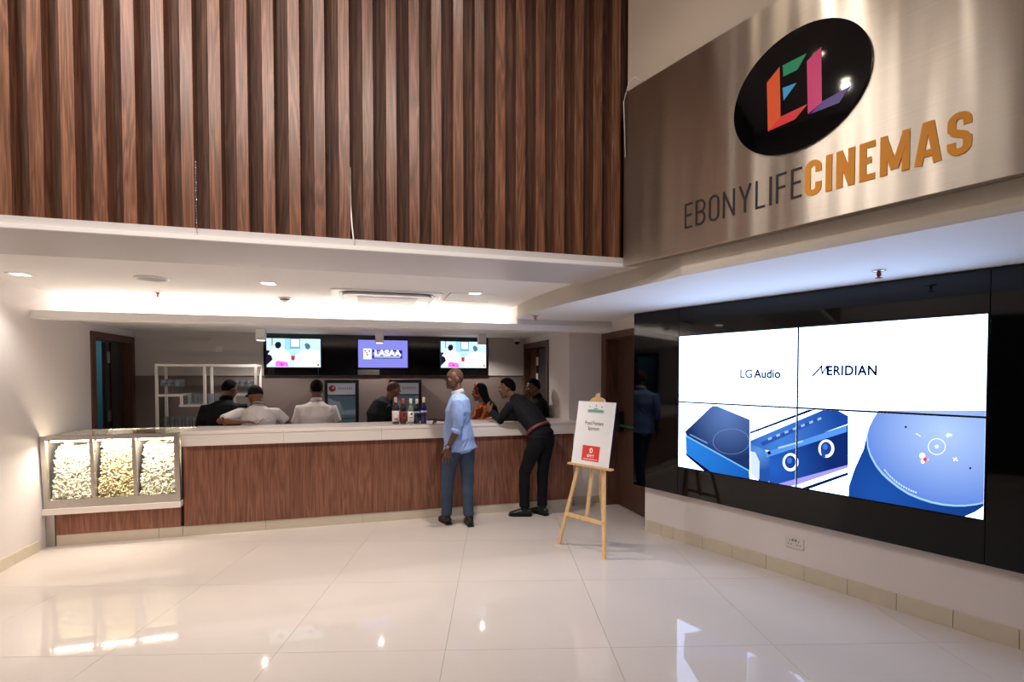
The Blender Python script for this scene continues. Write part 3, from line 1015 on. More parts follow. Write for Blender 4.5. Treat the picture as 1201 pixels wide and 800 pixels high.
def tv_logo(x, label):
    t, w, hh = television(x, label)
    s = box('screen', -w, w, -0.037, -0.0352, 0, hh, em((140, 142, 236), 1.0), t)
    P = lambda u, v: (-w + 2 * w * u, hh * (1 - v))
    Q = lambda a, b, c, d: [P(a, c), P(b, c), P(b, d), P(a, d)]
    lay = -0.0385
    flat('picture_patch', Q(0.10, 0.265, 0.31, 0.70), lay, em((245, 245, 250), 1.1), s, 0.0002)
    for a, b, c in ((0.14, 0.40, (90, 100, 70)), (0.17, 0.46, (210, 80, 80)), (0.22, 0.40, (80, 90, 70)), (0.18, 0.54, (70, 90, 90))):
        flat('picture_patch', circle(*P(a, b), 0.012, n=8), lay - 0.0004, em(c, 0.9), s, 0.0002)
    flat('picture_patch', Q(0.28, 0.89, 0.36, 0.67), lay, em((40, 40, 140), 0.9), s, 0.0002)
    flat('picture_patch', [P(0.29, 0.44), P(0.42, 0.385), P(0.6, 0.375), P(0.78, 0.42), P(0.88, 0.5), P(0.88, 0.55), P(0.29, 0.55)], lay - 0.0004, em((150, 152, 240), 1.0), s, 0.0002)
    flat('picture_patch', Q(0.315, 0.85, 0.575, 0.645), lay - 0.0004, em((178, 192, 226), 1.0), s, 0.0002)
    o = text('LASAA', 0.115, *(P(0.59, 0.56)[0], lay - 0.001, P(0.59, 0.56)[1]), em((255, 255, 255), 1.5), s, off=0.004, sx=1.12)


tv_live(-0.985, 'television at the left end of the board showing two people on white seats')
tv_logo(0.245, 'middle television showing a violet logo slide reading LASAA')
tv_live(1.455, 'television at the right end of the board, above the man in the blue shirt')


# ceiling things over the bar
def spot_box(px, py, label):
    p = at_z(px, py, ZB)
    t = thing('ceiling_spotlight', label, 'spotlight', (p.x, p.y, ZB), 0, 'square spotlights over the bar')
    bm = B(-0.055, 0.055, -0.055, 0.055, -0.145, 0, None, 0.004)
    fin('housing', bm, M_WHITEP, t)
    bm = B(-0.042, 0.042, -0.042, 0.042, -0.148, -0.1452)
    fin('lens', bm, light_mat('spot_lens', (255, 236, 214), 5.0), t)
    lamp('SPOT', 'spotlight_lamp', (p.x, p.y, ZB - 0.16), 26, NEUT, 0.016, (p.x, p.y, 0), R_(150), 0.5)


spot_box(306, 386, 'white square ceiling spotlight at the left end of the television board')
spot_box(445, 390, 'white square ceiling spotlight above the middle television')
spot_box(565, 393, 'white square ceiling spotlight above the right television')
p = at_z(600, 398, ZB)
p = Vector((2.30, 7.78, ZB))
t = thing('security_camera', 'white dome security camera on the ceiling in the bar corner', 'camera', p)
fin('base', lathe(bmesh.new(), [(0, 0), (0.055, 0), (0.055, -0.05), (0.05, -0.06), (0, -0.06)], 20), M_WHITEP, t, True)
fin('dome', lathe(bmesh.new(), [(0.042, -0.0605), (0.04, -0.08), (0.028, -0.098), (0, -0.106)], 20), M_BLACK, t, True)


def socket(name, label, loc, rotz, w=0.086, h=0.086, double=False):
    t = thing(name, label, 'socket', loc, rotz)
    box('plate', -w / 2, w / 2, -0.008, 0.0, 0, h, mat('socket_plate', (214, 206, 194), 0.35), t, 0.002)
    for k in ((-0.036, 0.036) if double else (0.0,)):
        for dx, dz, sw_, sh_ in ((0, 0.028, 0.006, 0.010), (-0.012, -0.002, 0.009, 0.006), (0.012, -0.002, 0.009, 0.006)):
            box('slot', k + dx - sw_ / 2, k + dx + sw_ / 2, -0.0092, -0.0082, h / 2 + dz - sh_ / 2 - 0.01, h / 2 + dz + sh_ / 2 - 0.01, M_BLACK, t)
        box('switch', k * 0.35 - 0.007, k * 0.35 + 0.007, -0.011, -0.0082, h - 0.03, h - 0.012, M_GREYP if double else M_WHITEP, t, 0.001)
    return t


p = at_y(257, 410, YB - 0.031)
socket('wall_socket', 'single white wall socket on the back wall above the glass shelf', (p.x, YB - 0.031, p.z - 0.04), 0)
lx, z = at_n(932, 637, NW)
socket('wall_socket', 'double wall socket below the black video wall', RW(-lx, NW, 0.238), RZW, 0.15, 0.088, True)

# tray ceiling: downlights, speaker, sprinklers, detector, hatch, cassette
for p, lb in zip(TRAY, ('square downlight in the tray ceiling at the far left', 'square downlight in the tray ceiling left of the air conditioner', 'square downlight in the tray ceiling right of the air conditioner')):
    t = thing('downlight', lb, 'downlight', (p.x, p.y, ZT), 0, 'tray ceiling downlights')
    bm = bmesh.new()
    for a in ((-0.07, 0.07, -0.07, -0.052), (-0.07, 0.07, 0.052, 0.07), (-0.07, -0.052, -0.052, 0.052), (0.052, 0.07, -0.052, 0.052)):
        B(*a, -0.006, 0.0, bm)
    fin('bezel', bm, M_WHITEP, t)
    box('lens', -0.0515, 0.0515, -0.0515, 0.0515, -0.003, -0.0005, light_mat('downlight_lens', (255, 246, 232), 14.0), t)
p = at_z(178, 326, ZT)
t = thing('ceiling_speaker', 'round white speaker grille in the tray ceiling', 'speaker', (p.x, p.y, ZT))
fin('rim', lathe(bmesh.new(), [(0.125, 0), (0.125, -0.010), (0.108, -0.014), (0.105, -0.006), (0.105, 0)], 32), M_WHITEP, t, True)
fin('grille', lathe(bmesh.new(), [(0.1045, -0.006), (0.06, -0.010), (0, -0.011)], 32), mat('grille_grey', (176, 172, 168), 0.6, bump=0.5, bscale=400), t, True)


def sprinkler(p, label):
    t = thing('sprinkler', label, 'sprinkler', p)
    fin('escutcheon', lathe(bmesh.new(), [(0, 0), (0.038, 0), (0.036, -0.006), (0.016, -0.010), (0, -0.010)], 18), M_CHROME, t, True)
    fin('bulb', rod(bmesh.new(), (0, 0, -0.0105), (0, 0, -0.04), 0.008), M_RED, t, True)
    bm = bmesh.new()
    for s in (-1, 1):
        path_tube(bm, [(s * 0.012, 0, -0.0105), (s * 0.017, 0, -0.028), (s * 0.004, 0, -0.046)], 0.003, 6)
    fin('yoke', bm, mat('sprinkler_brass', (170, 70, 50), 0.3, 0.8), t, True)
    fin('deflector', lathe(bmesh.new(), [(0, -0.046), (0.02, -0.047), (0.02, -0.050), (0, -0.051)], 12), mat('sprinkler_brass', (170, 70, 50)), t, True)


p = at_z(185, 343, ZT)
sprinkler((p.x, p.y, ZT), 'red bulb ceiling sprinkler beside the round ceiling speaker')
p = at_z(628, 370, ZS)
sprinkler((p.x, p.y, ZS), 'red bulb ceiling sprinkler on the low soffit above the leaning man')
p = at_z(1031, 317, ZS)
sprinkler((p.x, p.y, ZS), 'red bulb ceiling sprinkler above the video wall')
p = at_z(334, 349, ZT)
t = thing('smoke_detector', 'white smoke detector on the tray ceiling by the air conditioner', 'detector', (p.x, p.y, ZT))
fin('base', lathe(bmesh.new(), [(0, 0), (0.062, 0), (0.062, -0.014), (0.055, -0.018), (0, -0.018)], 24), M_WHITEP, t, True)
fin('vents', lathe(bmesh.new(), [(0.050, -0.0185), (0.048, -0.030), (0, -0.030)], 24), M_BLACK, t, True)
fin('cap', lathe(bmesh.new(), [(0.052, -0.0305), (0.045, -0.038), (0.018, -0.045), (0.012, -0.055), (0, -0.056)], 24), M_WHITEP, t, True)

c0 = Vector((0.215, 5.62, ZT))
t = thing('air_conditioner', 'white ceiling cassette air conditioner in the tray ceiling', 'air conditioner', c0)
A2 = 0.47


def rsq(r, c, n=5):
    o = []
    for k, (sx, sy) in enumerate(((1, 1), (-1, 1), (-1, -1), (1, -1))):
        for i in range(n + 1):
            a = k * PI / 2 + (PI / 2) * i / n
            o.append((sx * (r - c) + c * math.cos(a), sy * (r - c) + c * math.sin(a)))
    return o


prism('panel', rsq(A2 + 0.07, 0.10), -0.012, -0.0005, M_WHITEP, t)
prism('louvre_slot', rsq(A2, 0.16), -0.016, -0.0125, M_BLACK, t)
prism('face', rsq(A2 - 0.035, 0.13), -0.034, -0.0165, M_WHITEP, t, )
box('grille', -0.30, 0.30, -0.30, 0.30, -0.037, -0.0345, mat('grille_pale', (214, 208, 204), 0.5), t)
for k in range(9):
    y = -0.28 + k * 0.065
    box('grille_slat', -0.29, 0.29, y, y + 0.04, -0.040, -0.0375, M_WHITEP, t)
q = at_z(545, 352, ZT)
t = thing('access_hatch', 'flush square access hatch in the tray ceiling', 'hatch', (q.x + 0.02, q.y - 0.20, ZT))
box('panel', -0.24, 0.24, -0.24, 0.24, -0.004, -0.0005, M_CEIL, t)
box('frame_edge', -0.25, -0.2415, -0.25, 0.25, -0.006, -0.0005, M_GREYP, t)
box('frame_edge', -0.2415, 0.25, 0.2415, 0.25, -0.006, -0.0005, M_GREYP, t)

# lobby ceiling downlights and the three added washers (out of view, mirrored in the sign, the screen wall and the floor)
for i, (x, y) in enumerate(LOBBY):
    t = thing('lobby_downlight', 'round recessed downlight in the high lobby ceiling', 'downlight', (x, y, ZTOP), 0, 'lobby ceiling downlights')
    fin('rim', lathe(bmesh.new(), [(0.07, 0), (0.07, -0.012), (0.05, -0.012), (0.05, 0)], 24), M_WHITEP, t, True)
    fin('lens', lathe(bmesh.new(), [(0.0495, -0.004), (0, -0.004)], 24), light_mat('lobby_lens', (255, 232, 200), 60.0), t)

def ribbon(bm, pts, t, y0, y1, closed=False):
    """a stroke of even thickness along a polyline in the xz plane"""
    n = len(pts)
    L, Rr = [], []
    for i, p in enumerate(pts):
        p = Vector(p)
        a = Vector(pts[i - 1]) if (i > 0 or closed) else None
        b = Vector(pts[(i + 1) % n]) if (i < n - 1 or closed) else None
        d1 = (p - a).normalized() if a is not None else (b - p).normalized()
        d2 = (b - p).normalized() if b is not None else d1
        n1, n2 = Vector((-d1.y, d1.x)), Vector((-d2.y, d2.x))
        m = (n1 + n2).normalized()
        k = t / 2 / max(0.35, m.dot(n1))
        L.append(p + m * k); Rr.append(p - m * k)
    q = [[bm.verts.new((v.x, y, v.y)) for v in S_] for S_ in (L, Rr) for y in (y0, y1)]
    rng = range(n if closed else n - 1)
    for i in rng:
        j = (i + 1) % n
        bm.faces.new((q[0][i], q[0][j], q[2][j], q[2][i])); bm.faces.new((q[1][i], q[1][j], q[3][j], q[3][i]))
        bm.faces.new((q[0][i], q[0][j], q[1][j], q[1][i])); bm.faces.new((q[2][i], q[2][j], q[3][j], q[3][i]))
    if not closed:
        for i in (0, n - 1):
            bm.faces.new((q[0][i], q[2][i], q[3][i], q[1][i]))


# ================================================================== VIDEO WALL
NP = NW - 0.06
w0 = 3.66
cl = thing('wall_cladding', 'black mirror gloss cladding framing the video wall', 'cladding', RW(w0, NW), RZW)
for a, b, z0, z1 in [(-3.775, -3.2035, 0.475, 2.305), (-3.2, -0.925, 2.036, 2.305), (-3.2, -0.925, 0.475, 0.748), (-0.9215, 0.9, 0.475, 2.305), (0.9035, 2.8, 0.475, 2.305)]:
    box('gloss_sheet', a + w0, b + w0, -0.06, -0.002, z0, z1, M_BLACKG, cl, 0.0015)

DX = [(-3.196, -2.064), (-2.060, -0.928)]
DZ = [(0.752, 1.388), (1.392, 2.032)]
M_SCREEN = light_mat('screen_white', (176, 206, 255), 5.0)
BZ = 0.005
displays = []
for (a, b) in DX:
    for (z0, z1) in DZ:
        side = 'left' if a < -3 else 'right'
        lev = 'lower' if z0 < 1 else 'upper'
        lb = {('left', 'upper'): 'upper left display of the video wall, white with the words LG Audio', ('right', 'upper'): 'upper right display of the video wall, white with the word MERIDIAN',
              ('left', 'lower'): 'lower left display of the video wall showing blue box speakers', ('right', 'lower'): 'lower right display of the video wall showing a round blue speaker'}[(side, lev)]
        t = thing('display', lb, 'screen', RW(-(a + b) / 2, NP, z0), RZW, 'video wall displays')
        cx = (a + b) / 2
        box('housing', a - cx, b - cx, -0.002, 0.055, 0, z1 - z0, M_BLACK, t)
        s = box('screen', a - cx + BZ, b - cx - BZ, -0.0035, -0.0022, BZ, z1 - z0 - BZ, M_SCREEN, t)
        displays.append((a + BZ, b - BZ, z0 + BZ, z1 - BZ, s, cx, z0))


def clip_poly(P, x0, x1, z0, z1):
    for ax, lim, sg in ((0, x0, 1), (0, x1, -1), (1, z0, 1), (1, z1, -1)):
        out = []
        for i in range(len(P)):
            p, q = P[i - 1], P[i]
            pi, qi = (p[ax] - lim) * sg >= 0, (q[ax] - lim) * sg >= 0
            if pi != qi:
                k = (lim - p[ax]) / (q[ax] - p[ax])
                out.append((p[0] + (q[0] - p[0]) * k, p[1] + (q[1] - p[1]) * k))
            if qi:
                out.append(q)
        P = out
        if len(P) < 3:
            return []
    return P


lay_n = [0]


def gfx(pts, material, px=True, name='picture_patch', same=False):
    """a flat patch of the picture; points come as crop pixels of the photographed screen"""
    if px:
        pts = [at_n(780 + u / 3.0025, 360 + v / 3.0025, NP - 0.004) for u, v in pts]
    if not same:
        lay_n[0] += 1
    for (x0, x1, z0, z1, s, cx, zz) in displays:
        q = clip_poly(list(pts), x0, x1, z0, z1)
        if q:
            flat(name, [(p[0] - cx, p[1] - zz) for p in q], -0.0037 - lay_n[0] * 0.00004, material, s, 0.00002)


def grad_em(name, c0, c1, ctr, rad, strength):
    """screen picture shading: soft round gradient about a point of the wall"""
    m, nd, lk, b = nt(name)
    nd.remove(b)
    ge = nd.new('ShaderNodeNewGeometry')
    d = nd.new('ShaderNodeVectorMath'); d.operation = 'DISTANCE'
    lk.new(ge.outputs['Position'], d.inputs[0]); d.inputs[1].default_value = ctr
    mr = nd.new('ShaderNodeMapRange'); mr.inputs[2].default_value = rad
    lk.new(d.outputs['Value'], mr.inputs[0])
    mx = nd.new('ShaderNodeMix'); mx.data_type = 'RGBA'
    mx.inputs[6].default_value = srgb(c0); mx.inputs[7].default_value = srgb(c1)
    lk.new(mr.outputs[0], mx.inputs[0])
    e = nd.new('ShaderNodeEmission'); e.inputs[1].default_value = strength
    lk.new(mx.outputs[2], e.inputs[0])
    lk.new(e.outputs[0], nd['Material Output'].inputs[0])
    return m


def wpt(u, v):
    lx, z = at_n(780 + u / 3.0025, 360 + v / 3.0025, NP)
    return RW(-lx, NP, z)


# picture of a flat soundbar
g1 = grad_em('pic_top', (96, 128, 190), (30, 52, 104), wpt(215, 370), 0.42, 1.0)
g2 = grad_em('pic_side', (44, 132, 226), (20, 80, 176), wpt(90, 480), 0.8, 1.0)
gfx([(72, 455), (296, 577), (298, 608), (155, 585), (75, 520)], g2)
gfx([(150, 588), (75, 524), (72, 515), (160, 580), (200, 592)], em((14, 22, 48), 0.8))
gfx([(70, 440), (160, 354), (168, 349), (182, 349), (298, 397), (298, 580), (75, 452)], g1)
gfx([(75, 452), (298, 576), (298, 581), (74, 457)], em((120, 190, 250), 1.1))
ring = circle(233, 474, 65, 45, 36)
for i in range(36):
    p, q = ring[i], ring[(i + 1) % 36]
    k = 0.975
    gfx([p, q, (233 + (q[0] - 233) * k, 474 + (q[1] - 474) * k), (233 + (p[0] - 233) * k, 474 + (p[1] - 474) * k)], em((124, 152, 214), 1.0), same=i > 0)
gfx([(88, 447), (150, 478), (149, 482), (87, 451)], em((130, 160, 220), 1.0))
# picture of a box speaker with a handle
gfx([(300, 440), (470, 362), (300, 362)], em((228, 238, 255), 1.8))
gfx([(298, 448), (300, 440), (505, 362), (530, 362)], em((16, 26, 60), 0.9))
gfx([(300, 462), (535, 362), (585, 362), (300, 480)], em((230, 240, 255), 1.8))
gfx([(300, 472), (560, 362), (602, 362), (645, 384), (645, 412), (380, 508), (322, 500), (300, 492)], grad_em('pic_boxtop', (70, 130, 220), (28, 72, 160), wpt(400, 470), 0.5, 1.0))
gfx([(335, 478), (545, 388), (550, 398), (345, 490)], em((44, 84, 170), 1.0))
for k in range(7):
    u, v = 362 + k * 29, 462 - k * 11.5
    gfx([(u, v), (u + 13, v - 5), (u + 15, v + 3), (u + 2, v + 8)], em((150, 186, 240), 1.1), same=k > 0)
gfx([(350, 528), (360, 508), (645, 415), (645, 560), (400, 628), (370, 632)], grad_em('pic_boxfront', (40, 96, 196), (18, 44, 112), wpt(380, 560), 0.45, 1.0))
gfx([(300, 482), (352, 503), (368, 530), (366, 620), (330, 612), (300, 560)], grad_em('pic_boxend', (96, 150, 226), (40, 84, 170), wpt(330, 510), 0.16, 1.0))
gfx([(300, 508), (318, 512), (333, 545), (332, 606), (318, 604), (300, 585)], em((190, 206, 234), 1.3))
gfx([(350, 512), (640, 418), (640, 440), (358, 530)], em((84, 146, 232), 1.1))
gfx([(398, 494), (485, 470), (486, 476), (399, 500)], em((170, 200, 245), 1.2))
gfx(circle(367, 514, 6, 6, 12), em((10, 16, 34), 0.8))
for (u, v) in ((442, 547), (568, 499)):
    gfx(circle(u, v, 28, 32, 28), em((236, 242, 255), 1.5))
    gfx(circle(u - 1, v - 1, 19, 23, 24), em((30, 66, 150), 1.0))
    gfx(circle(u - 4, v - 6, 9, 11, 20), em((70, 120, 210), 1.0))
gfx([(548, 505), (562, 500), (566, 530), (552, 528)], em((34, 76, 168), 1.0))
gfx([(380, 628), (645, 556), (645, 566), (470, 625), (420, 636)], em((150, 140, 230), 1.3))
gfx([(470, 642), (645, 582), (645, 592), (500, 644)], em((20, 32, 76), 0.9))
# picture of a round speaker
g5 = grad_em('pic_mesh', (30, 82, 172), (10, 34, 92), wpt(760, 660), 0.9, 1.0)
gfx([(713, 440), (700, 500), (668, 570), (648, 630), (646, 668), (720, 690), (900, 716), (1050, 740), (1092, 722), (1140, 690), (1000, 600), (800, 480)], g5)
disc = [(752, 365), (735, 392), (720, 424), (713, 455), (716, 490), (726, 520), (745, 555), (766, 582), (790, 605), (824, 632), (860, 655), (900, 672), (940, 685), (980, 693), (1020, 697), (1060, 697), (1100, 692), (1150, 680), (1150, 365)]
gfx([(u - 4, v + 6) for u, v in disc], em((150, 196, 250), 1.2))
gfx(disc, grad_em('pic_disc', (176, 204, 252), (44, 100, 208), wpt(985, 440), 0.62, 1.05))
ring = circle(957, 492, 31, 29, 28)
for i in range(28):
    p, q = ring[i], ring[(i + 1) % 28]
    k = 0.93
    gfx([p, q, (957 + (q[0] - 957) * k, 492 + (q[1] - 492) * k), (957 + (p[0] - 957) * k, 492 + (p[1] - 492) * k)], em((240, 246, 255), 1.5), same=i > 0)
gfx(circle(957, 492, 7, 7, 10), em((220, 232, 255), 1.4))
for u, v, r, c in ((848, 423, 4, (12, 20, 50)), (1075, 568, 4, (12, 20, 50)), (906, 524, 11, (250, 250, 255)), (908, 544, 8, (250, 250, 255)), (916, 537, 7, (226, 60, 70)), (926, 538, 4, (250, 190, 190))):
    gfx(circle(u, v, r, r, 14), em(c, 1.2))
gfx([(885, 444), (902, 455), (900, 458), (883, 447)], em((220, 232, 255), 1.3))
gfx([(988, 452), (996, 444), (1012, 448), (1010, 456), (1000, 456), (996, 462)], em((220, 232, 255), 1.3))
gfx([(1015, 530), (1032, 540), (1030, 543), (1013, 533)], em((230, 240, 255), 1.4))
gfx([(1026, 529), (1029, 532), (1018, 544), (1015, 541)], em((230, 240, 255), 1.4))
arc = [(772, 572), (790, 594), (812, 614), (838, 632), (864, 646), (888, 655)]
for i in range(5):
    (a, b), (c, d) = arc[i], arc[i + 1]
    for k in range(3):
        u0, v0 = a + (c - a) * (k + 0.1) / 3, b + (d - b) * (k + 0.1) / 3
        u1, v1 = a + (c - a) * (k + 0.75) / 3, b + (d - b) * (k + 0.75) / 3
        gfx([(u0, v0 - 3), (u1, v1 - 3), (u1, v1 + 3), (u0, v0 + 3)], em((200, 220, 255), 1.3), same=i + k > 0)
# the words
s_ul = [d for d in displays if d[0] < -3 and d[2] > 1.2][0]
s_ur = [d for d in displays if d[0] > -3 and d[2] > 1.2][0]
lx, z = at_n(868, 443, NP); lx2, _ = at_n(916, 443, NP)
o1 = text('LG', 0.10, lx - s_ul[5], -0.0075, z - s_ul[6], em((150, 158, 182), 0.5), s_ul[4], align='LEFT', sx=0.98, off=0.003)
o2 = text('Audio', 0.10, lx2 - s_ul[5], -0.0075, z - s_ul[6], em((36, 50, 96), 0.3), s_ul[4], align='RIGHT', sx=0.92, off=0.0034)
tw = max(v.co.x for v in o1.data.vertices)
lx, z = at_n(960, 440, NP); lx2, _ = at_n(1029, 440, NP)
me = text_me('ERIDIAN', 0.10, 'LEFT', space=1.08, off=0.0034)
wx = max(v.co.x for v in me.vertices)
mw = (lx2 - lx) * 0.155
for v in me.vertices:
    v.co.x *= (lx2 - lx - mw) / wx
o3 = from_me('lettering', me, em((24, 38, 90), 0.4), s_ur[4])
o3.location = (lx + mw - s_ur[5], -0.0075, z - s_ur[6])
bm = bmesh.new()
ribbon(bm, [(lx - s_ur[5] - 0.04, z - s_ur[6] - 0.008), (lx - s_ur[5] + 0.024, z - s_ur[6] + 0.068), (lx - s_ur[5] + 0.030, z - s_ur[6] + 0.010), (lx - s_ur[5] + 0.062, z - s_ur[6] + 0.068), (lx - s_ur[5] + 0.066, z - s_ur[6])], 0.012, -0.0076, -0.0075)
fin('lettering', bm, em((24, 38, 90), 0.4), s_ur[4])

# ================================================================== STEEL SIGN
SN = NF - 0.07
sg = thing('cinema_sign', 'large brushed steel sign reading EBONYLIFE CINEMAS with a round black emblem', 'sign', RW(2.60, NF, 2.445), RZW)
slx = lambda lx: lx + 2.60
box('plate', -0.03, 5.2, -0.07, -0.001, 0.0, 1.245, M_BRUSH, sg, 0.002)


def SGP(u, v):
    """photo crop pixels of the sign to its own plane"""
    lx, z = at_n(720 + u / 2.497, v / 2.497, SN - 0.012)
    return (lx + 2.60, z - 2.445)


cxs, czs = -1.405 + 2.60, 3.155 - 2.445
disc_o = flat('emblem_disc', circle(cxs, czs, 0.352, 0.318, 72), -0.083, M_BLACKG, sg, 0.0125)
for c, q in [((226, 88, 40), [(449, 243), (486, 196), (489, 345), (452, 385)]), ((222, 52, 56), [(452, 385), (490, 342), (568, 305), (531, 350)]), ((0, 138, 96), [(495, 192), (565, 157), (538, 205), (497, 225)]),
             ((60, 160, 214), [(495, 258), (536, 243), (498, 295)]), ((214, 44, 120), [(566, 180), (608, 138), (610, 300), (569, 335)]), ((84, 52, 140), [(575, 335), (612, 297), (693, 252), (660, 302)])]:
    flat('logo_piece', [SGP(*p) for p in q], -0.0855, mat('logo_%d_%d_%d' % c, c, 0.25, emit=0.12), disc_o, 0.0024)


def arcp(cx, cz, rx, rz, a0, a1, n=8):
    return [(cx + rx * math.cos(R_(a0 + (a1 - a0) * i / n)), cz + rz * math.sin(R_(a0 + (a1 - a0) * i / n))) for i in range(n + 1)]


def letter_strokes(c, w, h, t):
    """centre lines of a condensed sans letter in a w x h box"""
    e = t / 2
    x0, x1, z0, z1, m = e, w - e, e, h - e, h * 0.52
    r = (x1 - x0) / 2
    xc = w / 2
    if c == 'E':
        return [([(x1 + e, z1), (x0, z1), (x0, z0), (x1 + e, z0)], False), ([(x0, m), (x1, m)], False)]
    if c == 'F':
        return [([(x1 + e, z1), (x0, z1), (x0, 0)], False), ([(x0, m), (x1, m)], False)]
    if c == 'L':
        return [([(x0, h), (x0, z0), (x1 + e, z0)], False)]
    if c == 'I':
        return [([(xc, 0), (xc, h)], False)]
    if c == 'N':
        return [([(x0, 0), (x0, h)], False), ([(x1, 0), (x1, h)], False), ([(x0, h - e * 0.6), (x1, e * 0.6)], False)]
    if c == 'M':
        return [([(x0, 0), (x0, h)], False), ([(x1, 0), (x1, h)], False), ([(x0, h - e), (xc, h * 0.12)], False), ([(x1, h - e), (xc, h * 0.12)], False)]
    if c == 'Y':
        return [([(x0, h), (xc, h * 0.45), (xc, 0)], False), ([(x1, h), (xc, h * 0.45)], False)]
    if c == 'A':
        return [([(x0 * 0.8, 0), (xc - e * 0.45, h)], False), ([(xc + e * 0.45, h), (w - x0 * 0.8, 0)], False), ([(xc - e, h - e * 0.8), (xc + e, h - e * 0.8)], False), ([(xc - r * 0.6, h * 0.26), (xc + r * 0.6, h * 0.26)], False)]
    if c == 'O':
        return [(arcp(xc, z1 - r, r, r, 0, 180) + arcp(xc, z0 + r, r, r, 180, 360), True)]
    if c == 'C':
        return [([(x1, h * 0.64)] + arcp(xc, z1 - r, r, r, 0, 180) + arcp(xc, z0 + r, r, r, 180, 360) + [(x1, h * 0.36)], False)]
    if c == 'B':
        q = (z1 - m) / 2
        q2 = (m - z0) / 2
        return [([(x0, z0), (x0, z1)] + arcp(x1 - q * 0.8, m + q, q * 0.8, q, 90, -90) + [(x0, m)], False), ([(x0, m)] + arcp(x1 - q2 * 0.8, z0 + q2, q2 * 0.8, q2, 90, -90) + [(x0 - e, z0)], False)]
    if c == 'S':
        return [([(x1, h * 0.68)] + arcp(xc, z1 - r, r, r, 0, 180) + [(x0, h * 0.62), (xc - r * 0.55, h * 0.53), (xc + r * 0.55, h * 0.46), (x1, h * 0.37)] + arcp(xc, z0 + r, r, r, 0, -180) + [(x0, h * 0.32)], False)]


def word(body, x0, x1, z0, h, t, widths, material):
    tot = sum(widths.get(c, 1.0) for c in body)
    gap = {True: 0.024, False: 0.020}[t < 0.02]
    unit = (x1 - x0 - gap * (len(body) - 1) - sum(t for c in body if c == 'I')) / (tot - sum(widths.get(c, 1.0) for c in body if c == 'I'))
    x = x0
    for c in body:
        w = t if c == 'I' else unit * widths.get(c, 1.0)
        bm = bmesh.new()
        for k, (pts, cl_) in enumerate(letter_strokes(c, w, h, t)):
            ribbon(bm, [(x + p[0], z0 + p[1]) for p in pts], t, -0.0735 - 0.0004 * k, -0.0702, cl_)
        fin('letter', bm, material, sg)
        x += w + gap


M_LBLK = mat('letter_black', (34, 26, 22), 0.5)
M_LORG = mat('letter_orange', (246, 160, 28), 0.4)
word('EBONYLIFE', -2.10 + 2.60, -1.372 + 2.60, 2.590 - 2.445, 0.158, 0.0125, {'E': 0.8, 'F': 0.8, 'L': 0.8, 'N': 1.1, 'Y': 1.1}, M_LBLK)
word('CINEMAS', -1.357 + 2.60, -0.686 + 2.60, 2.580 - 2.445, 0.182, 0.0295, {'M': 1.4, 'E': 0.8, 'A': 1.12}, M_LORG)

# ================================================================== EASEL AND POSTER
EM = Vector((1.92, 4.40, 0))
ERZ = math.atan2(-0.902, 0.433)
ea = thing('easel', 'light pine tripod easel standing in front of the exit door', 'easel', EM, ERZ)
ly = lambda z: 0.185 * z
for s in (-1, 1):
    fin('front_leg', bar(bmesh.new(), (s * 0.277, 0.0, 0.0), (s * 0.055, ly(1.40) + 0.012, 1.40), 0.034, 0.02), M_PINE, ea)
fin('mast', bar(bmesh.new(), (0, ly(0.30) + 0.03, 0.28), (0, ly(1.42) + 0.03, 1.43), 0.034, 0.018), M_PINE, ea)
fin('rear_leg', bar(bmesh.new(), (-0.01, 0.38, 0.0), (0, ly(1.0) + 0.062, 0.98), 0.034, 0.02), M_PINE, ea)
fin('crossbar', bar(bmesh.new(), (-0.24, ly(0.30) - 0.004, 0.30), (0.24, ly(0.30) - 0.004, 0.30), 0.035, 0.016, Vector((0, 0, 1))), M_PINE, ea)
box('ledge', -0.262, 0.262, ly(0.80) - 0.045, ly(0.80) + 0.012, 0.775, 0.793, M_PINE, ea, 0.003)
bm = bmesh.new()
plate(bm, [(-0.085, 1.395), (0.085, 1.395), (0.08, 1.418), (0.04, 1.436), (0.018, 1.44), (0.018, 1.468), (0.0, 1.478), (-0.018, 1.468), (-0.018, 1.44), (-0.04, 1.436), (-0.08, 1.418)], ly(1.41) - 0.024, ly(1.41) - 0.002)
fin('top_clamp', bm, M_PINE, ea)
fin('hook', path_tube(bmesh.new(), [(0.0, ly(.76), 0.774), (0.004, ly(.76), 0.75), (0.0, ly(.76) + .004, 0.735)], 0.0025, 6), M_CHROME, ea)

po = thing('poster_board', 'white sponsor poster reading Proud Premiere Sponsors resting on the easel', 'poster', EM + Matrix.Rotation(ERZ, 3, 'Z') @ Vector((0, ly(0.8) - 0.020, 0.794)), ERZ)
tilt = math.atan(0.185)
PH, PW = 0.61, 0.226


def pboard(name, pts, d, material, parent, t=0.001):
    o = flat(name, pts, -d, material, parent, t)
    return o


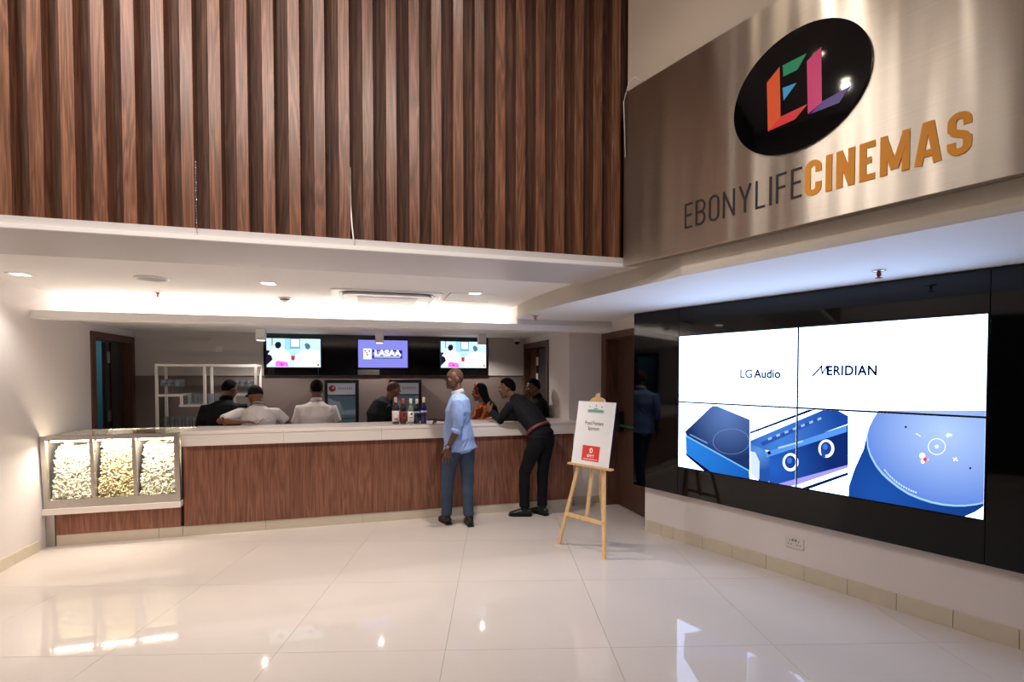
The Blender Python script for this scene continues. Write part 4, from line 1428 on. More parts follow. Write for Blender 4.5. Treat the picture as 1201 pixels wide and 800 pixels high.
bd = box('board', -PW, PW, -0.006, 0.0, 0, PH, mat('poster_white', (244, 242, 242), 0.4), po)
parts = []
M_PG, M_PR, M_PT, M_PW = mat('print_green', (150, 190, 180), 0.5), mat('print_poster_red', (226, 62, 56), 0.45), mat('print_text', (84, 80, 86), 0.5), mat('print_white', (250, 240, 238), 0.5)
pboard('print', [(-0.10, 0.510), (-0.09, 0.502), (0.09, 0.502), (0.10, 0.510), (0.10, 0.526), (0.085, 0.535), (-0.085, 0.535), (-0.10, 0.526)], 0.0065, M_PG, bd, 0.0004)
pboard('print', circle(0, 0.537, 0.03, 0.014, 16), 0.0066, M_PG, bd, 0.0004)
for k in range(8):
    pboard('print', [(-0.08 + k * 0.021, 0.512), (-0.067 + k * 0.021, 0.512), (-0.067 + k * 0.021, 0.527), (-0.08 + k * 0.021, 0.527)], 0.0070, mat('print_green_dark', (84, 140, 126), 0.5), bd, 0.0003)
for x, c in ((-0.075, (150, 150, 120)), (0, (150, 70, 60)), (0.07, (110, 90, 100))):
    pboard('print', circle(x, 0.57 - abs(x) * 0.12, 0.007, n=10), 0.0065, mat('print_dot_%d' % c[1], c, 0.5), bd, 0.0004)
text('Proud Premiere', 0.052, 0, -0.0068, 0.385, M_PT, bd, sx=0.66, off=0.0006)
text('Sponsors', 0.052, 0, -0.0068, 0.335, M_PT, bd, sx=0.72, off=0.0006)
pboard('print', [(-PW + 0.03, 0.2225), (PW - 0.03, 0.2225), (PW - 0.03, 0.2232), (-PW + 0.03, 0.2232)], 0.0065, mat('print_line', (226, 222, 222), 0.5), bd, 0.0004)
rb_ = pboard('print', [(-0.105, 0.04), (0.105, 0.04), (0.105, 0.185), (-0.105, 0.185)], 0.0065, M_PR, bd, 0.0004)
bm = bmesh.new()
ribbon(bm, arcp(0.002, 0.14, 0.017, 0.019, -150, 150, 14) + [(-0.004, 0.134)], 0.011, -0.0073, -0.0069)
fin('print', bm, M_PW, bd)
text('airtel', 0.044, 0, -0.0071, 0.078, M_PW, bd, sx=0.9, off=0.0012)
pboard('print', [(-0.085, 0.055), (0.085, 0.055), (0.085, 0.0605), (-0.085, 0.0605)], 0.0070, M_PW, bd, 0.0003)
for o in [po]:
    o.rotation_euler = (Matrix.Rotation(ERZ, 3, 'Z') @ Matrix.Rotation(-tilt, 3, 'X')).to_euler()

# ================================================================== PEOPLE
def loft(bm, pts, rad, lat, n=16):
    """rings of (lateral, depth) radii along a path, domed at both ends"""
    pts = [Vector(p) for p in pts]
    m = len(pts)
    lat = [Vector(l) for l in lat] if isinstance(lat, list) else [Vector(lat)] * m
    rings = []
    tang = []
    for i, p in enumerate(pts):
        d = (pts[min(i + 1, m - 1)] - pts[max(i - 1, 0)]).normalized()
        l = lat[i] - d * lat[i].dot(d)
        l = l.normalized() if l.length > 1e-4 else d.orthogonal().normalized()
        q = d.cross(l)
        a, b = rad[i] if isinstance(rad[i], tuple) else (rad[i], rad[i])
        rings.append([bm.verts.new(p + l * a * math.cos(2 * PI * k / n) + q * b * math.sin(2 * PI * k / n)) for k in range(n)])
        tang.append((d, min(a, b)))
    for u, v in zip(rings, rings[1:]):
        for k in range(n):
            bm.faces.new((u[k], u[(k + 1) % n], v[(k + 1) % n], v[k]))
    for i, sgn in ((0, -1), (m - 1, 1)):
        d, r = tang[i]
        c = bm.verts.new(pts[i] + d * sgn * r * 0.55)
        for k in range(n):
            bm.faces.new((rings[i][k], rings[i][(k + 1) % n], c))


def ball(bm, c, r, ax=None, seg=20):
    ax = ax or (Vector((1, 0, 0)), Vector((0, 1, 0)), Vector((0, 0, 1)))
    M = Matrix([[ax[j][i] * r[j] for j in range(3)] + [c[i]] for i in range(3)] + [[0, 0, 0, 1]])
    bmesh.ops.create_uvsphere(bm, u_segments=seg, v_segments=seg // 2 + 2, radius=1.0, matrix=M)


def fused(name, bm, voxel, material, parent, smooth=4, fold=0.0, fold_scale=(9, 9, 5), seed=0.0):
    """join overlapping volumes into one continuous skin"""
    me = bpy.data.meshes.new('raw')
    bmesh.ops.recalc_face_normals(bm, faces=bm.faces)
    bm.to_mesh(me); bm.free()
    o = bpy.data.objects.new('raw', me)
    C.objects.link(o)
    r = o.modifiers.new('r', 'REMESH'); r.mode = 'VOXEL'; r.voxel_size = voxel; r.use_smooth_shade = True
    s = o.modifiers.new('s', 'SMOOTH'); s.factor = 0.5; s.iterations = smooth
    dg = bpy.context.evaluated_depsgraph_get()
    out = bpy.data.meshes.new_from_object(o.evaluated_get(dg))
    bpy.data.objects.remove(o, do_unlink=True)
    bpy.data.meshes.remove(me)
    if fold:
        off = Vector((seed, seed * 1.7, seed * 0.6))
        nv = [v.normal.copy() for v in out.vertices]
        for v, n in zip(out.vertices, nv):
            p = Vector((v.co.x * fold_scale[0], v.co.y * fold_scale[1], v.co.z * fold_scale[2])) + off
            d = mnoise.noise(p) + 0.5 * abs(mnoise.noise(p * 2.1)) - 0.1
            v.co += n * d * fold
    for p in out.polygons:
        p.use_smooth = True
    out.name = name
    out.materials.clear()
    return from_me(name, out, material, parent)


def hand_into(bm, wrist, d, pn, thumb, curl=0.25, spread=0.10, s=1.0):
    """palm, four unequal fingers and a thumb; d along the hand, pn palm normal, thumb = side of the thumb"""
    d = d.normalized()
    pn = (pn - d * pn.dot(d)).normalized()
    lat = d.cross(pn)
    if lat.dot(thumb) < 0:
        lat = -lat
    loft(bm, [wrist - d * 0.02, wrist + d * 0.015 * s, wrist + d * 0.05 * s, wrist + d * 0.088 * s], [(0.025 * s, 0.019 * s), (0.029 * s, 0.017 * s), (0.039 * s, 0.015 * s), (0.038 * s, 0.012 * s)], lat, 12)
    for k, (o, L) in enumerate(((0.030, 0.072), (0.0105, 0.082), (-0.0095, 0.076), (-0.029, 0.060))):
        p = wrist + d * (0.082 + (0.004 if k in (1, 2) else 0)) * s + lat * o * s
        a = math.atan2(o * spread / 0.03, 1)
        dd = (d * math.cos(a) + lat * math.sin(a)).normalized()
        P = [p - dd * 0.01, p]
        q = p
        ang = 0.0
        for f in (0.45, 0.30, 0.25):
            ang += curl
            q = q + (dd * math.cos(ang) + pn * math.sin(ang)) * L * f * s
            P.append(q)
        loft(bm, P, [0.0085 * s, 0.0088 * s, 0.0082 * s, 0.0074 * s, 0.006 * s], lat, 8)
    p = wrist + d * 0.025 * s + lat * 0.026 * s
    t1 = (d * 0.62 + lat * 0.72 + pn * 0.25).normalized()
    t2 = (d * 0.85 + lat * 0.35 + pn * 0.35).normalized()
    loft(bm, [p - t1 * 0.012, p, p + t1 * 0.036 * s, p + t1 * 0.036 * s + t2 * 0.030 * s], [0.012 * s, 0.0125 * s, 0.0105 * s, 0.0085 * s], pn, 8)


STAND = dict(pelvis=(0, 0, .93), waist=(0, 0.005, 1.08), chest=(0, 0.0, 1.27), upper=(0, -0.012, 1.40), neck=(0, -0.015, 1.475), head=(0, 0.025, 1.632),
             shR=(.180, -0.01, 1.405), elR=(.235, -0.03, 1.12), wrR=(.235, .06, .88), shL=(-.180, -0.01, 1.405), elL=(-.235, -0.03, 1.12), wrL=(-.235, .06, .88),
             hipR=(.088, 0, .90), knR=(.095, .02, .50), anR=(.10, -.03, .09), hipL=(-.088, 0, .90), knL=(-.095, .02, .50), anL=(-.10, -.03, .09))
SKIN = mat('skin_dark', (92, 58, 42), 0.5, var=0.12, scale=30)
SKIN2 = mat('skin_brown', (112, 70, 48), 0.5, var=0.12, scale=30)
HAIRM = mat('hair_black', (11, 9, 9), 0.9, spec=0.1)
EYEW = mat('eye_white', (214, 204, 196), 0.3)
EYEB = mat('eye_dark', (20, 12, 10), 0.2)
LIPM = mat('lip', (96, 50, 44), 0.5)


def person(label, loc, rotz, J=None, skin=SKIN, shirt=None, pants=None, shoes=None, belt=None, sleeve='long', voxel=0.008, hz=1.0, yaw=0.0, pitch=0.0, roll=0.0,
           hair='short', hands=None, hem=0.84, bulk=1.0, belly=0.0, face=True, collar=None, tuck=False, foot=(0.0, 0.0), fold=0.010, gender_w=1.0, seed=0.0):
    t = thing('person', label, 'person', loc, rotz)
    D = {k: Vector(v) for k, v in STAND.items()}
    for k in D:
        D[k].z *= hz
    for k, v in (J or {}).items():
        D[k] = Vector(v)
    hands = hands or {}
    for k in ('shR', 'shL'):
        D[k].z -= 0.03
    up3 = Vector((0, 0, 1))
    shl = (D['shR'] - D['shL']).normalized()
    hpl = (D['hipR'] - D['hipL']).normalized()
    mid = (shl + hpl).normalized()
    # head frame
    Rm = Matrix.Rotation(R_(yaw), 3, 'Z') @ Matrix.Rotation(R_(pitch), 3, 'X') @ Matrix.Rotation(R_(roll), 3, 'Y')
    hx, hy, hu = Rm @ Vector((1, 0, 0)), Rm @ Vector((0, 1, 0)), Rm @ Vector((0, 0, 1))
    hc = D['head']
    ax = (hx, hy, hu)
    H = lambda x, y, z: hc + hx * x + hy * y + hu * z
    # ---- the body, one continuous skin
    bm = bmesh.new()
    bw = 0.94
    tor_p = [D['pelvis'] - up3 * 0.06, D['pelvis'], D['waist'], D['chest'], D['upper'], D['neck']]
    tor_r = [(.145 * bw, .105 * bw), (.158 * bw, .115 * bw), (.138 * bw * bulk, (.105 + belly) * bw), (.158 * bw * bulk, .118 * bw), (.15 * bw, .092 * bw), (.060, .058)]
    loft(bm, tor_p, tor_r, [hpl, hpl, mid, shl, shl, shl])
    loft(bm, [D['neck'] - (D['head'] - D['neck']) * 0.3, D['neck'], H(0, -0.022, -0.05)], [.062, .057, .055], hx)
    for s in 'RL':
        sg_ = 1 if s == 'R' else -1
        sh_, el, wr = D['sh' + s], D['el' + s], D['wr' + s]
        loft(bm, [sh_ - shl * sg_ * 0.05, sh_, sh_.lerp(el, 0.45), el, el.lerp(wr, 0.3), el.lerp(wr, 0.75), wr], [.05, .052, .047, .039, .041, .031, .026], up3.cross(el - sh_) if abs((el - sh_).normalized().z) < 0.9 else Vector((1, 0, 0)), 12)
        hd = hands.get(s)
        dd = hd[0] if hd else (wr - el)
        pn = hd[1] if hd else Vector((-sg_, 0.2, 0))
        th = hd[2] if hd else Vector((0, 1, 0))
        hand_into(bm, wr, Vector(dd), Vector(pn), Vector(th), *(hd[3:] if hd else ()))
        hp, kn, an = D['hip' + s], D['kn' + s], D['an' + s]
        loft(bm, [hp + up3 * 0.03, hp - up3 * 0.05, hp.lerp(kn, 0.5), kn, kn.lerp(an, 0.3), kn.lerp(an, 0.8), an], [.075, .078, .068, .050, .052, .036, .034], hpl, 12)
    ball(bm, H(0, -0.008, 0.022), (.074, .094, .098), ax)
    ball(bm, H(0, 0.022, -0.035), (.062, .068, .080), ax)
    if face:
        ball(bm, H(0, 0.060, -0.092), (.030, .026, .024), ax, 12)
        loft(bm, [H(0, 0.084, 0.012), H(0, 0.096, -0.010), H(0, 0.103, -0.026)], [(.008, .008), (.011, .011), (.017, .013)], hx, 8)
        ball(bm, H(0, 0.076, 0.026), (.046, .018, .012), ax, 12)
        for s in (-1, 1):
            ball(bm, H(s * 0.034, 0.072, -0.020), (.022, .016, .020), ax, 10)
    for s in (-1, 1):
        ball(bm, H(s * 0.076, -0.006, -0.012), (.010, .020, .032), ax, 10)
    fused('body', bm, voxel, skin, t, 2)
    if face:
        for s in (-1, 1):
            bm = bmesh.new(); ball(bm, H(s * 0.031, 0.079, 0.006), (.013, .009, .0065), ax, 10)
            e_ = fin('eye', bm, EYEW, t, True)
            bm = bmesh.new(); ball(bm, H(s * 0.031, 0.0855, 0.006), (.0058, .004, .0058), ax, 8)
            fin('pupil', bm, EYEB, e_, True)
            bm = bmesh.new()
            loft(bm, [H(s * 0.016, 0.094, 0.024), H(s * 0.034, 0.091, 0.030), H(s * 0.050, 0.079, 0.026)], [(.004, .004)] * 3, hu, 6)
            fin('eyebrow', bm, HAIRM, t, True)
        bm = bmesh.new()
        ball(bm, H(0, 0.0865, -0.055), (.023, .010, .0055), ax, 10); ball(bm, H(0, 0.0855, -0.0635), (.020, .010, .006), ax, 10)
        fin('lips', bm, LIPM, t, True)
    # ---- hair
    if hair in ('short', 'stubble', 'tall'):
        k = {'short': 1.055, 'stubble': 1.012, 'tall': 1.11}[hair]
        bm = bmesh.new()
        bmesh.ops.create_uvsphere(bm, u_segments=36, v_segments=26, radius=1.0)
        for v in bm.verts:
            x, y, z = v.co
            line = 0.42 + 0.25 * y if y > 0.30 else (0.0 + 1.65 * max(0.0, y) if y > -0.2 else -0.62 * min(1.0, (-0.2 - y) * 2.2))
            f = 1.0 if z > line else max(0.86, 1.0 - (line - z) * 3.0)
            kk = k if f == 1.0 else f
            v.co = H(0, -0.008, 0.022) + hx * x * .074 * kk + hy * y * .094 * kk + hu * z * .098 * (kk if z < 0.3 else kk + (0.05 if hair == 'tall' else 0.0))
        fin('hair', bm, HAIRM if hair != 'stubble' else mat('hair_stubble', (78, 50, 38), 0.7, spec=0.2, var=0.1, scale=80), t, True)
    # ---- clothes
    if shirt:
        bm = bmesh.new()
        pv = D['pelvis']
        low = pv + (pv - D['waist']) * ((pv.z - hem) / max(0.05, (D['waist'].z - pv.z))) if not tuck else pv + (D['waist'] - pv) * 0.35
        P = [low, (low + D['waist']) * 0.5, D['waist'], D['chest'], D['upper'], D['neck'] + (D['neck'] - D['upper']) * 0.05]
        g = 0.014
        rr = [(.172 * bulk * gender_w + g, .122 + belly * 0.8 + g), (.164 * bulk + g, .118 + belly + g), (.150 * bulk + g, .110 + belly + g), (.164 * bulk + g, .122 + belly * .4 + g), (.150 + g, .096 + g), (.060, .060)]
        if tuck:
            rr[0] = (.150 * bulk + g, .110 + belly + g * 0.6); rr[1] = (.150 * bulk + g, .110 + belly + g)
        loft(bm, P, rr, [hpl, mid, mid, shl, shl, shl], 20)
        for s in 'RL':
            sg_ = 1 if s == 'R' else -1
            sh_, el, wr = D['sh' + s], D['el' + s], D['wr' + s]
            up_ = up3.cross(el - sh_) if abs((el - sh_).normalized().z) < 0.9 else Vector((1, 0, 0))
            if sleeve == 'short':
                loft(bm, [sh_ - shl * sg_ * 0.07, sh_, sh_.lerp(el, 0.4), sh_.lerp(el, 0.78)], [.066, .068, .064, .066], up_, 14)
            elif sleeve == 'rolled':
                loft(bm, [sh_ - shl * sg_ * 0.07, sh_, sh_.lerp(el, 0.5), el.lerp(sh_, 0.03), el.lerp(wr, 0.10), el.lerp(wr, 0.14), el.lerp(wr, 0.24)], [.066, .070, .064, .058, .054, .060, .058], up_, 14)
            else:
                loft(bm, [sh_ - shl * sg_ * 0.07, sh_, sh_.lerp(el, 0.5), el, el.lerp(wr, 0.5), el.lerp(wr, 0.94)], [.064, .068, .060, .054, .049, .042], up_, 14)
        fused('shirt', bm, max(voxel, 0.007), shirt, t, 3, fold, (8, 8, 5), seed)
    if collar:
        bm = bmesh.new()
        n_ = D['neck']
        ax_n = (H(0, -0.022, -0.05) - n_).normalized()
        rings = []
        for k, (q, rr_) in enumerate(((-0.02, .078), (0.012, .070), (0.034, .066), (0.036, .060))):
            rings.append([bm.verts.new(n_ + ax_n * (q - 0.006 * math.cos(a)) + shl * rr_ * math.sin(a) + ax_n.cross(shl) * rr_ * math.cos(a)) for a in [2 * PI * i / 24 for i in range(24)]])
        for u, v in zip(rings, rings[1:]):
            for i in range(24):
                bm.faces.new((u[i], u[(i + 1) % 24], v[(i + 1) % 24], v[i]))
        bmesh.ops.solidify(bm, geom=bm.faces[:], thickness=0.004)
        fin('collar', bm, collar, t, True)
    if pants:
        bm = bmesh.new()
        top = D['pelvis'] + (D['waist'] - D['pelvis']) * 0.45
        loft(bm, [D['pelvis'] - up3 * 0.075, D['pelvis'], top], [(.150, .118), (.168 * gender_w, .128 + belly * .4), (.155 * bulk, .117 + belly)], [hpl, hpl, mid], 20)
        for s in 'RL':
            hp, kn, an = D['hip' + s], D['kn' + s], D['an' + s]
            loft(bm, [hp + up3 * 0.03, hp - up3 * 0.06, hp.lerp(kn, 0.5), kn, kn.lerp(an, 0.4), kn.lerp(an, 0.85), an + up3 * 0.02], [(.094, .105), (.094, .102), (.084, .088), (.066, .068), (.064, .066), (.056, .058), (.058, .062)], hpl, 16)
        fused('trousers', bm, max(voxel, 0.008), pants, t, 3, fold * 0.9, (8, 8, 6), seed + 5)
    if belt:
        bm = bmesh.new()
        ctr = D['pelvis'] + (D['waist'] - D['pelvis']) * 0.45
        ax_n = (D['waist'] - D['pelvis']).normalized()
        l_ = (hpl - ax_n * hpl.dot(ax_n)).normalized(); q_ = ax_n.cross(l_)
        rings = [[bm.verts.new(ctr + ax_n * zz + l_ * (.155 * bulk + k_) * math.cos(a) + q_ * (.117 + belly + k_) * math.sin(a)) for a in [2 * PI * i / 32 for i in range(32)]] for zz, k_ in ((-0.018, 0.008), (-0.018, 0.020), (0.018, 0.020), (0.018, 0.008))]
        for u, v in zip(rings, rings[1:] + rings[:1]):
            for i in range(32):
                bm.faces.new((u[i], u[(i + 1) % 32], v[(i + 1) % 32], v[i]))
        fin('belt', bm, belt, t, True)
    if shoes:
        for s, fa in (('R', foot[0]), ('L', foot[1])):
            an = D['an' + s]
            f = Vector((-math.sin(R_(fa)), math.cos(R_(fa)), 0))
            l_ = Vector((f.y, -f.x, 0))
            bm = bmesh.new()
            g0 = Vector((an.x, an.y, 0))
            loft(bm, [g0 - f * 0.075 + up3 * .045, g0 - f * 0.03 + up3 * .052, g0 + f * 0.05 + up3 * .045, g0 + f * 0.12 + up3 * .034, g0 + f * 0.175 + up3 * .026], [(.030, .040), (.038, .048), (.043, .042), (.045, .030), (.032, .022)], l_, 16)
            loft(bm, [an + up3 * 0.03, g0 + up3 * 0.05], [.042, .044], l_, 14)
            so = fused('shoe', bm, 0.007, shoes, t, 2)
            for v in so.data.vertices:
                v.co.z = max(v.co.z, 0.002)
            bm = bmesh.new()
            outl = [(-0.085, 0.02), (-0.08, 0.033), (0, 0.038), (0.10, 0.046), (0.165, 0.036), (0.19, 0.0)]
            outl = outl + [(a, -b) for a, b in reversed(outl[:-1])]
            lo_ = [bm.verts.new(g0 + f * a + l_ * b + up3 * 0.0) for a, b in outl]
            hi_ = [bm.verts.new(g0 + f * a + l_ * b + up3 * 0.018) for a, b in outl]
            bm.faces.new(lo_); bm.faces.new(hi_)
            for i in range(len(outl)):
                j = (i + 1) % len(outl)
                bm.faces.new((lo_[i], lo_[j], hi_[j], hi_[i]))
            fin('sole', bm, M_BLACK, so)
    return t, D, H, ax


def cloth(name, rgb, rough=0.85, var=0.08, bump=0.25, scale=18):
    return mat(name, rgb, rough, var=var, scale=scale, bump=bump, bscale=90, spec=0.2)


BLKC = cloth('black_cotton', (20, 20, 23))
BLKP = cloth('black_trousers', (17, 17, 20))
WHTC = cloth('white_cotton', (222, 214, 212), var=0.03)
BLUC = cloth('blue_shirt', (150, 174, 222), var=0.07)
JEAN = cloth('denim', (58, 70, 88), var=0.35, scale=9)
SHOE = mat('black_leather', (16, 15, 15), 0.4)

# man in the blue shirt, turned away to the left
X3, Y3, Z3 = Vector((1, 0, 0)), Vector((0, 1, 0)), Vector((0, 0, 1))
t, D, H, ax = person('man in a light blue shirt and jeans standing at the bar looking left', (0.965, 5.58, 0), R_(72),
    dict(pelvis=(0, -0.015, .92), waist=(0, 0.0, 1.07), chest=(0, -0.005, 1.26), upper=(0, -0.02, 1.385), neck=(0, -0.005, 1.455), head=(0.0, 0.035, 1.61),
         shR=(.185, 0.0, 1.385), elR=(.27, 0.02, 1.13), wrR=(.33, .20, 1.125), shL=(-.185, -0.02, 1.385), elL=(-.23, -0.045, 1.10), wrL=(-.22, .07, .885),
         hipR=(.054, -.085, .89), knR=(.02, -.105, .48), anR=(-.03, -.135, .09), hipL=(-.054, .045, .89), knL=(-.02, .11, .48), anL=(.03, .13, .09)),
    SKIN, BLUC, JEAN, SHOE, None, 'rolled', 0.0055, yaw=28, pitch=3, hair='stubble', hem=0.83, bulk=1.14, belly=0.018, collar=mat('collar_white', (236, 232, 230), 0.8),
    hands=dict(L=(Vector((0.05, 0.05, -1)), Vector((1, 0.1, 0.0)), Vector((0, 1, 0)), 0.08, 0.42, 1.08), R=(Vector((0.1, 1, 0.05)), Vector((-0.3, 0, -1)), Vector((-1, 0, 0.3)), 0.5)), foot=(-72, -58), fold=0.016, seed=3.3)
# eyeglasses
bm = bmesh.new()
for s in (-1, 1):
    c = H(s * 0.032, 0.103, 0.004)
    path_tube(bm, [c + ax[0] * 0.025 * math.cos(a) + ax[2] * 0.017 * math.sin(a) for a in [2 * PI * i / 16 for i in range(17)]], 0.0018, 6)
    path_tube(bm, [H(s * 0.057, 0.100, 0.008), H(s * 0.079, 0.06, 0.008), H(s * 0.083, 0.0, 0.004)], 0.0018, 6)
path_tube(bm, [H(-0.008, 0.105, 0.008), H(0, 0.107, 0.011), H(0.008, 0.105, 0.008)], 0.0018, 6)
fin('eyeglasses', bm, M_BLACK, t, True)
bm = bmesh.new()
d_ = (D['wrL'] - D['elL']).normalized()
rod(bm, D['wrL'] - d_ * 0.012, D['wrL'] + d_ * 0.012, 0.034, None, 18)
wa = fin('wristwatch', bm, M_BLACK, t, True)
bm = bmesh.new()
pn_ = Vector((-1, 0, 0))
rod(bm, D['wrL'] + Vector((-0.030, 0, 0)), D['wrL'] + Vector((-0.042, 0, 0)), 0.021, None, 18)
fin('watch_dial', bm, M_GREYP, wa, True)
# shirt tails and buttons
bm = bmesh.new()
# phone in his right hand
pz = t.location + Matrix.Rotation(R_(72), 3, 'Z') @ (D['wrR'] + Vector((-0.01, 0.105, -0.005)))
ph = thing('phone', 'small black phone in the hand of the man in the blue shirt', 'phone', pz, R_(72))
bm.free()
box('case', -0.036, 0.036, -0.045, 0.085, 0.012, 0.021, M_BLACK, ph, 0.003)
box('screen', -0.032, 0.032, -0.038, 0.078, 0.0212, 0.0218, M_BLACKG, ph)

# man in black leaning on the bar
t, D, H, ax = person('man in black shirt and trousers leaning forward over the bar', (1.86, 5.72, 0), R_(36.9),
    dict(pelvis=(.01, -0.15, .965), waist=(.015, -0.05, 1.09), chest=(.03, 0.10, 1.225), upper=(.04, 0.215, 1.325), neck=(.045, 0.285, 1.385), head=(.04, 0.385, 1.485),
         shR=(.205, 0.215, 1.31), elR=(.24, 0.40, 1.125), wrR=(.07, .56, 1.115), shL=(-.135, 0.20, 1.31), elL=(-.165, 0.33, 1.115), wrL=(-.13, .50, 1.21),
         hipR=(.095, -.15, .92), knR=(.10, -.10, .50), anR=(.095, -.10, .09), hipL=(-.085, -.14, .92), knL=(-.085, 0.03, .51), anL=(-.085, .03, .09)),
    SKIN2, BLKC, BLKP, SHOE, mat('belt_red', (108, 46, 48), 0.5, var=0.3, scale=60), 'long', 0.0065, yaw=28, pitch=-8, hair='tall', tuck=True, bulk=0.98,
    hands=dict(L=(Vector((0.1, 0.7, 0.75)), Vector((1, 0.2, 0.3)), Vector((0, -0.7, 0.7)), 0.45, 0.12), R=(Vector((-0.8, 0.6, 0.0)), Vector((0, 0, -1)), Vector((-0.5, -0.7, 0)), 0.12)), foot=(-14, 34), fold=0.009, seed=8.1)

# staff behind the bar
def stand_at(px, py, Y):
    p = at_y(px, py, Y)
    return (p.x, Y, 0.0)


person('man in black seen from behind with head bowed in front of the glass shelf', stand_at(263, 470, 6.90), R_(8),
       dict(head=(0.055, 0.05, 1.475), neck=(0.015, 0.0, 1.355), upper=(0, -0.02, 1.29), chest=(0, -0.02, 1.17), waist=(0, -.01, 1.0), pelvis=(0, 0, .86), shR=(.195, 0, 1.285), shL=(-.195, 0, 1.285),
            elR=(.27, 0.02, 1.03), elL=(-.27, 0.0, 1.0), wrR=(.13, .13, .98), wrL=(-.15, .12, .95), hipR=(.088, 0, .83), hipL=(-.088, 0, .83), knR=(.095, .02, .46), knL=(-.095, .02, .46)),
       SKIN, BLKC, BLKP, SHOE, yaw=-35, pitch=-18, hair='short', bulk=1.18, face=True, fold=0.010, seed=1.0, voxel=0.009, collar=BLKC)

P2 = stand_at(303, 470, 6.72)
t, D, H, ax = person('man in a white polo shirt and black cap resting an elbow on the bar', P2, R_(6),
       dict(head=(-0.035, 0.045, 1.405), neck=(0.0, 0.0, 1.285), upper=(0, -0.02, 1.235), chest=(0, -0.02, 1.12), waist=(0, 0.0, 0.97), pelvis=(0, 0.03, .84), shR=(.20, 0, 1.225), shL=(-.20, -0.02, 1.225),
            elR=(.315, 0.05, 1.06), elL=(-.385, -0.20, 1.125), wrR=(.2, .22, 1.0), wrL=(-.16, -.25, 1.115), hipR=(.088, 0.03, .81), hipL=(-.088, 0.03, .81), knR=(.095, .04, .45), knL=(-.095, .04, .45)),
       SKIN2, WHTC, BLKP, SHOE, None, 'short', 0.009, yaw=30, pitch=-10, hair=None, bulk=1.12, collar=mat('polo_collar', (228, 222, 220), 0.8), fold=0.008, seed=2.2,
       hands=dict(L=(Vector((1, -0.2, 0.05)), Vector((0, 0, -1)), Vector((0, 1, 0)), 0.3), R=(Vector((-0.6, 0.8, -0.1)), Vector((0, 0, -1)), Vector((-1, 0, 0)), 0.3)))
bm = bmesh.new()
bmesh.ops.create_uvsphere(bm, u_segments=28, v_segments=20, radius=1.0)
for v in bm.verts:
    x, y, z = v.co
    v.co = H(0, -0.008, 0.022) + ax[0] * x * .082 + ax[1] * y * .102 + ax[2] * max(z, -0.12) * .108
cp = fin('cap', bm, cloth('cap_black', (22, 21, 22)), t, True)
bm = bmesh.new()
loft(bm, [H(0, 0.05, 0.025), H(0, 0.11, 0.022), H(0, 0.165, 0.008)], [(.072, .006), (.068, .006), (.045, .004)], ax[0], 16)
fin('peak', bm, cloth('cap_black', (22, 21, 22)), cp, True)
bm = bmesh.new()
n_ = D['neck']; an_ = (H(0, -0.022, -0.05) - n_).normalized()
path_tube(bm, [n_ + an_ * (0.014 - 0.006 * math.cos(a)) + X3 * 0.0745 * math.sin(a) + an_.cross(X3) * 0.0745 * math.cos(a) for a in [2 * PI * i / 24 for i in range(25)]], 0.0045, 6)
fin('collar_stripe', bm, M_BLACK, t, True)
# faded print across the back of the polo
from mathutils.bvhtree import BVHTree


def on_surface(obj, pts2, dirv, lift=0.002):
    bv = BVHTree.FromPolygons([v.co for v in obj.data.vertices], [p.vertices for p in obj.data.polygons])
    out = []
    for x, z in pts2:
        h_ = bv.ray_cast(Vector((x, -2, z)), Vector((0, 1, 0)))
        out.append((h_[0] if h_[0] else Vector((x, -0.15, z))) - Vector((0, lift, 0)))
    return out


sh_o = [c for c in t.children if c.name.startswith('shirt')][0]
rp = random.Random(4)
bm = bmesh.new()
for k in range(11):
    x = -0.085 + k * 0.021
    z = 1.105 + 0.0022 * k + (0.012 if k in (4, 9) else 0) - (0.006 if k == 0 else 0)
    q = on_surface(sh_o, [(x, z + 0.010), (x + 0.005 + rp.random() * .004, z), (x + 0.012, z + 0.004 + rp.random() * .006)], None)
    path_tube(bm, q, 0.003, 5)
fin('shirt_print', bm, mat('print_tan', (150, 130, 104), 0.8), sh_o, True)
bm = bmesh.new()
path_tube(bm, on_surface(sh_o, [(-0.03 + 0.012 * i, 1.098 - 0.020 * math.sin(i * 0.6) + 0.003 * i) for i in range(9)], None), 0.004, 5)
fin('shirt_print', bm, mat('print_orange', (224, 170, 120), 0.8), sh_o, True)

person('man in a white short sleeved shirt seen from behind in front of the fridge', stand_at(371, 470, 6.85), R_(4),
       dict(head=(0.005, 0.03, 1.475), neck=(0, -0.01, 1.325), upper=(0, -0.02, 1.265), chest=(0, -0.015, 1.15), waist=(0, 0, 0.98), pelvis=(0, 0, .85), shR=(.19, 0, 1.255), shL=(-.19, 0, 1.255),
            elR=(.255, 0.06, 1.02), elL=(-.255, 0.05, 1.0), wrR=(.17, .24, .98), wrL=(-.17, .22, .98), hipR=(.088, 0, .82), hipL=(-.088, 0, .82), knR=(.095, .02, .45), knL=(-.095, .02, .45)),
       SKIN, WHTC, BLKP, SHOE, None, 'short', 0.009, yaw=0, pitch=-4, hair='short', bulk=1.14, collar=mat('collar_white2', (228, 220, 218), 0.8), fold=0.009, seed=4.4)

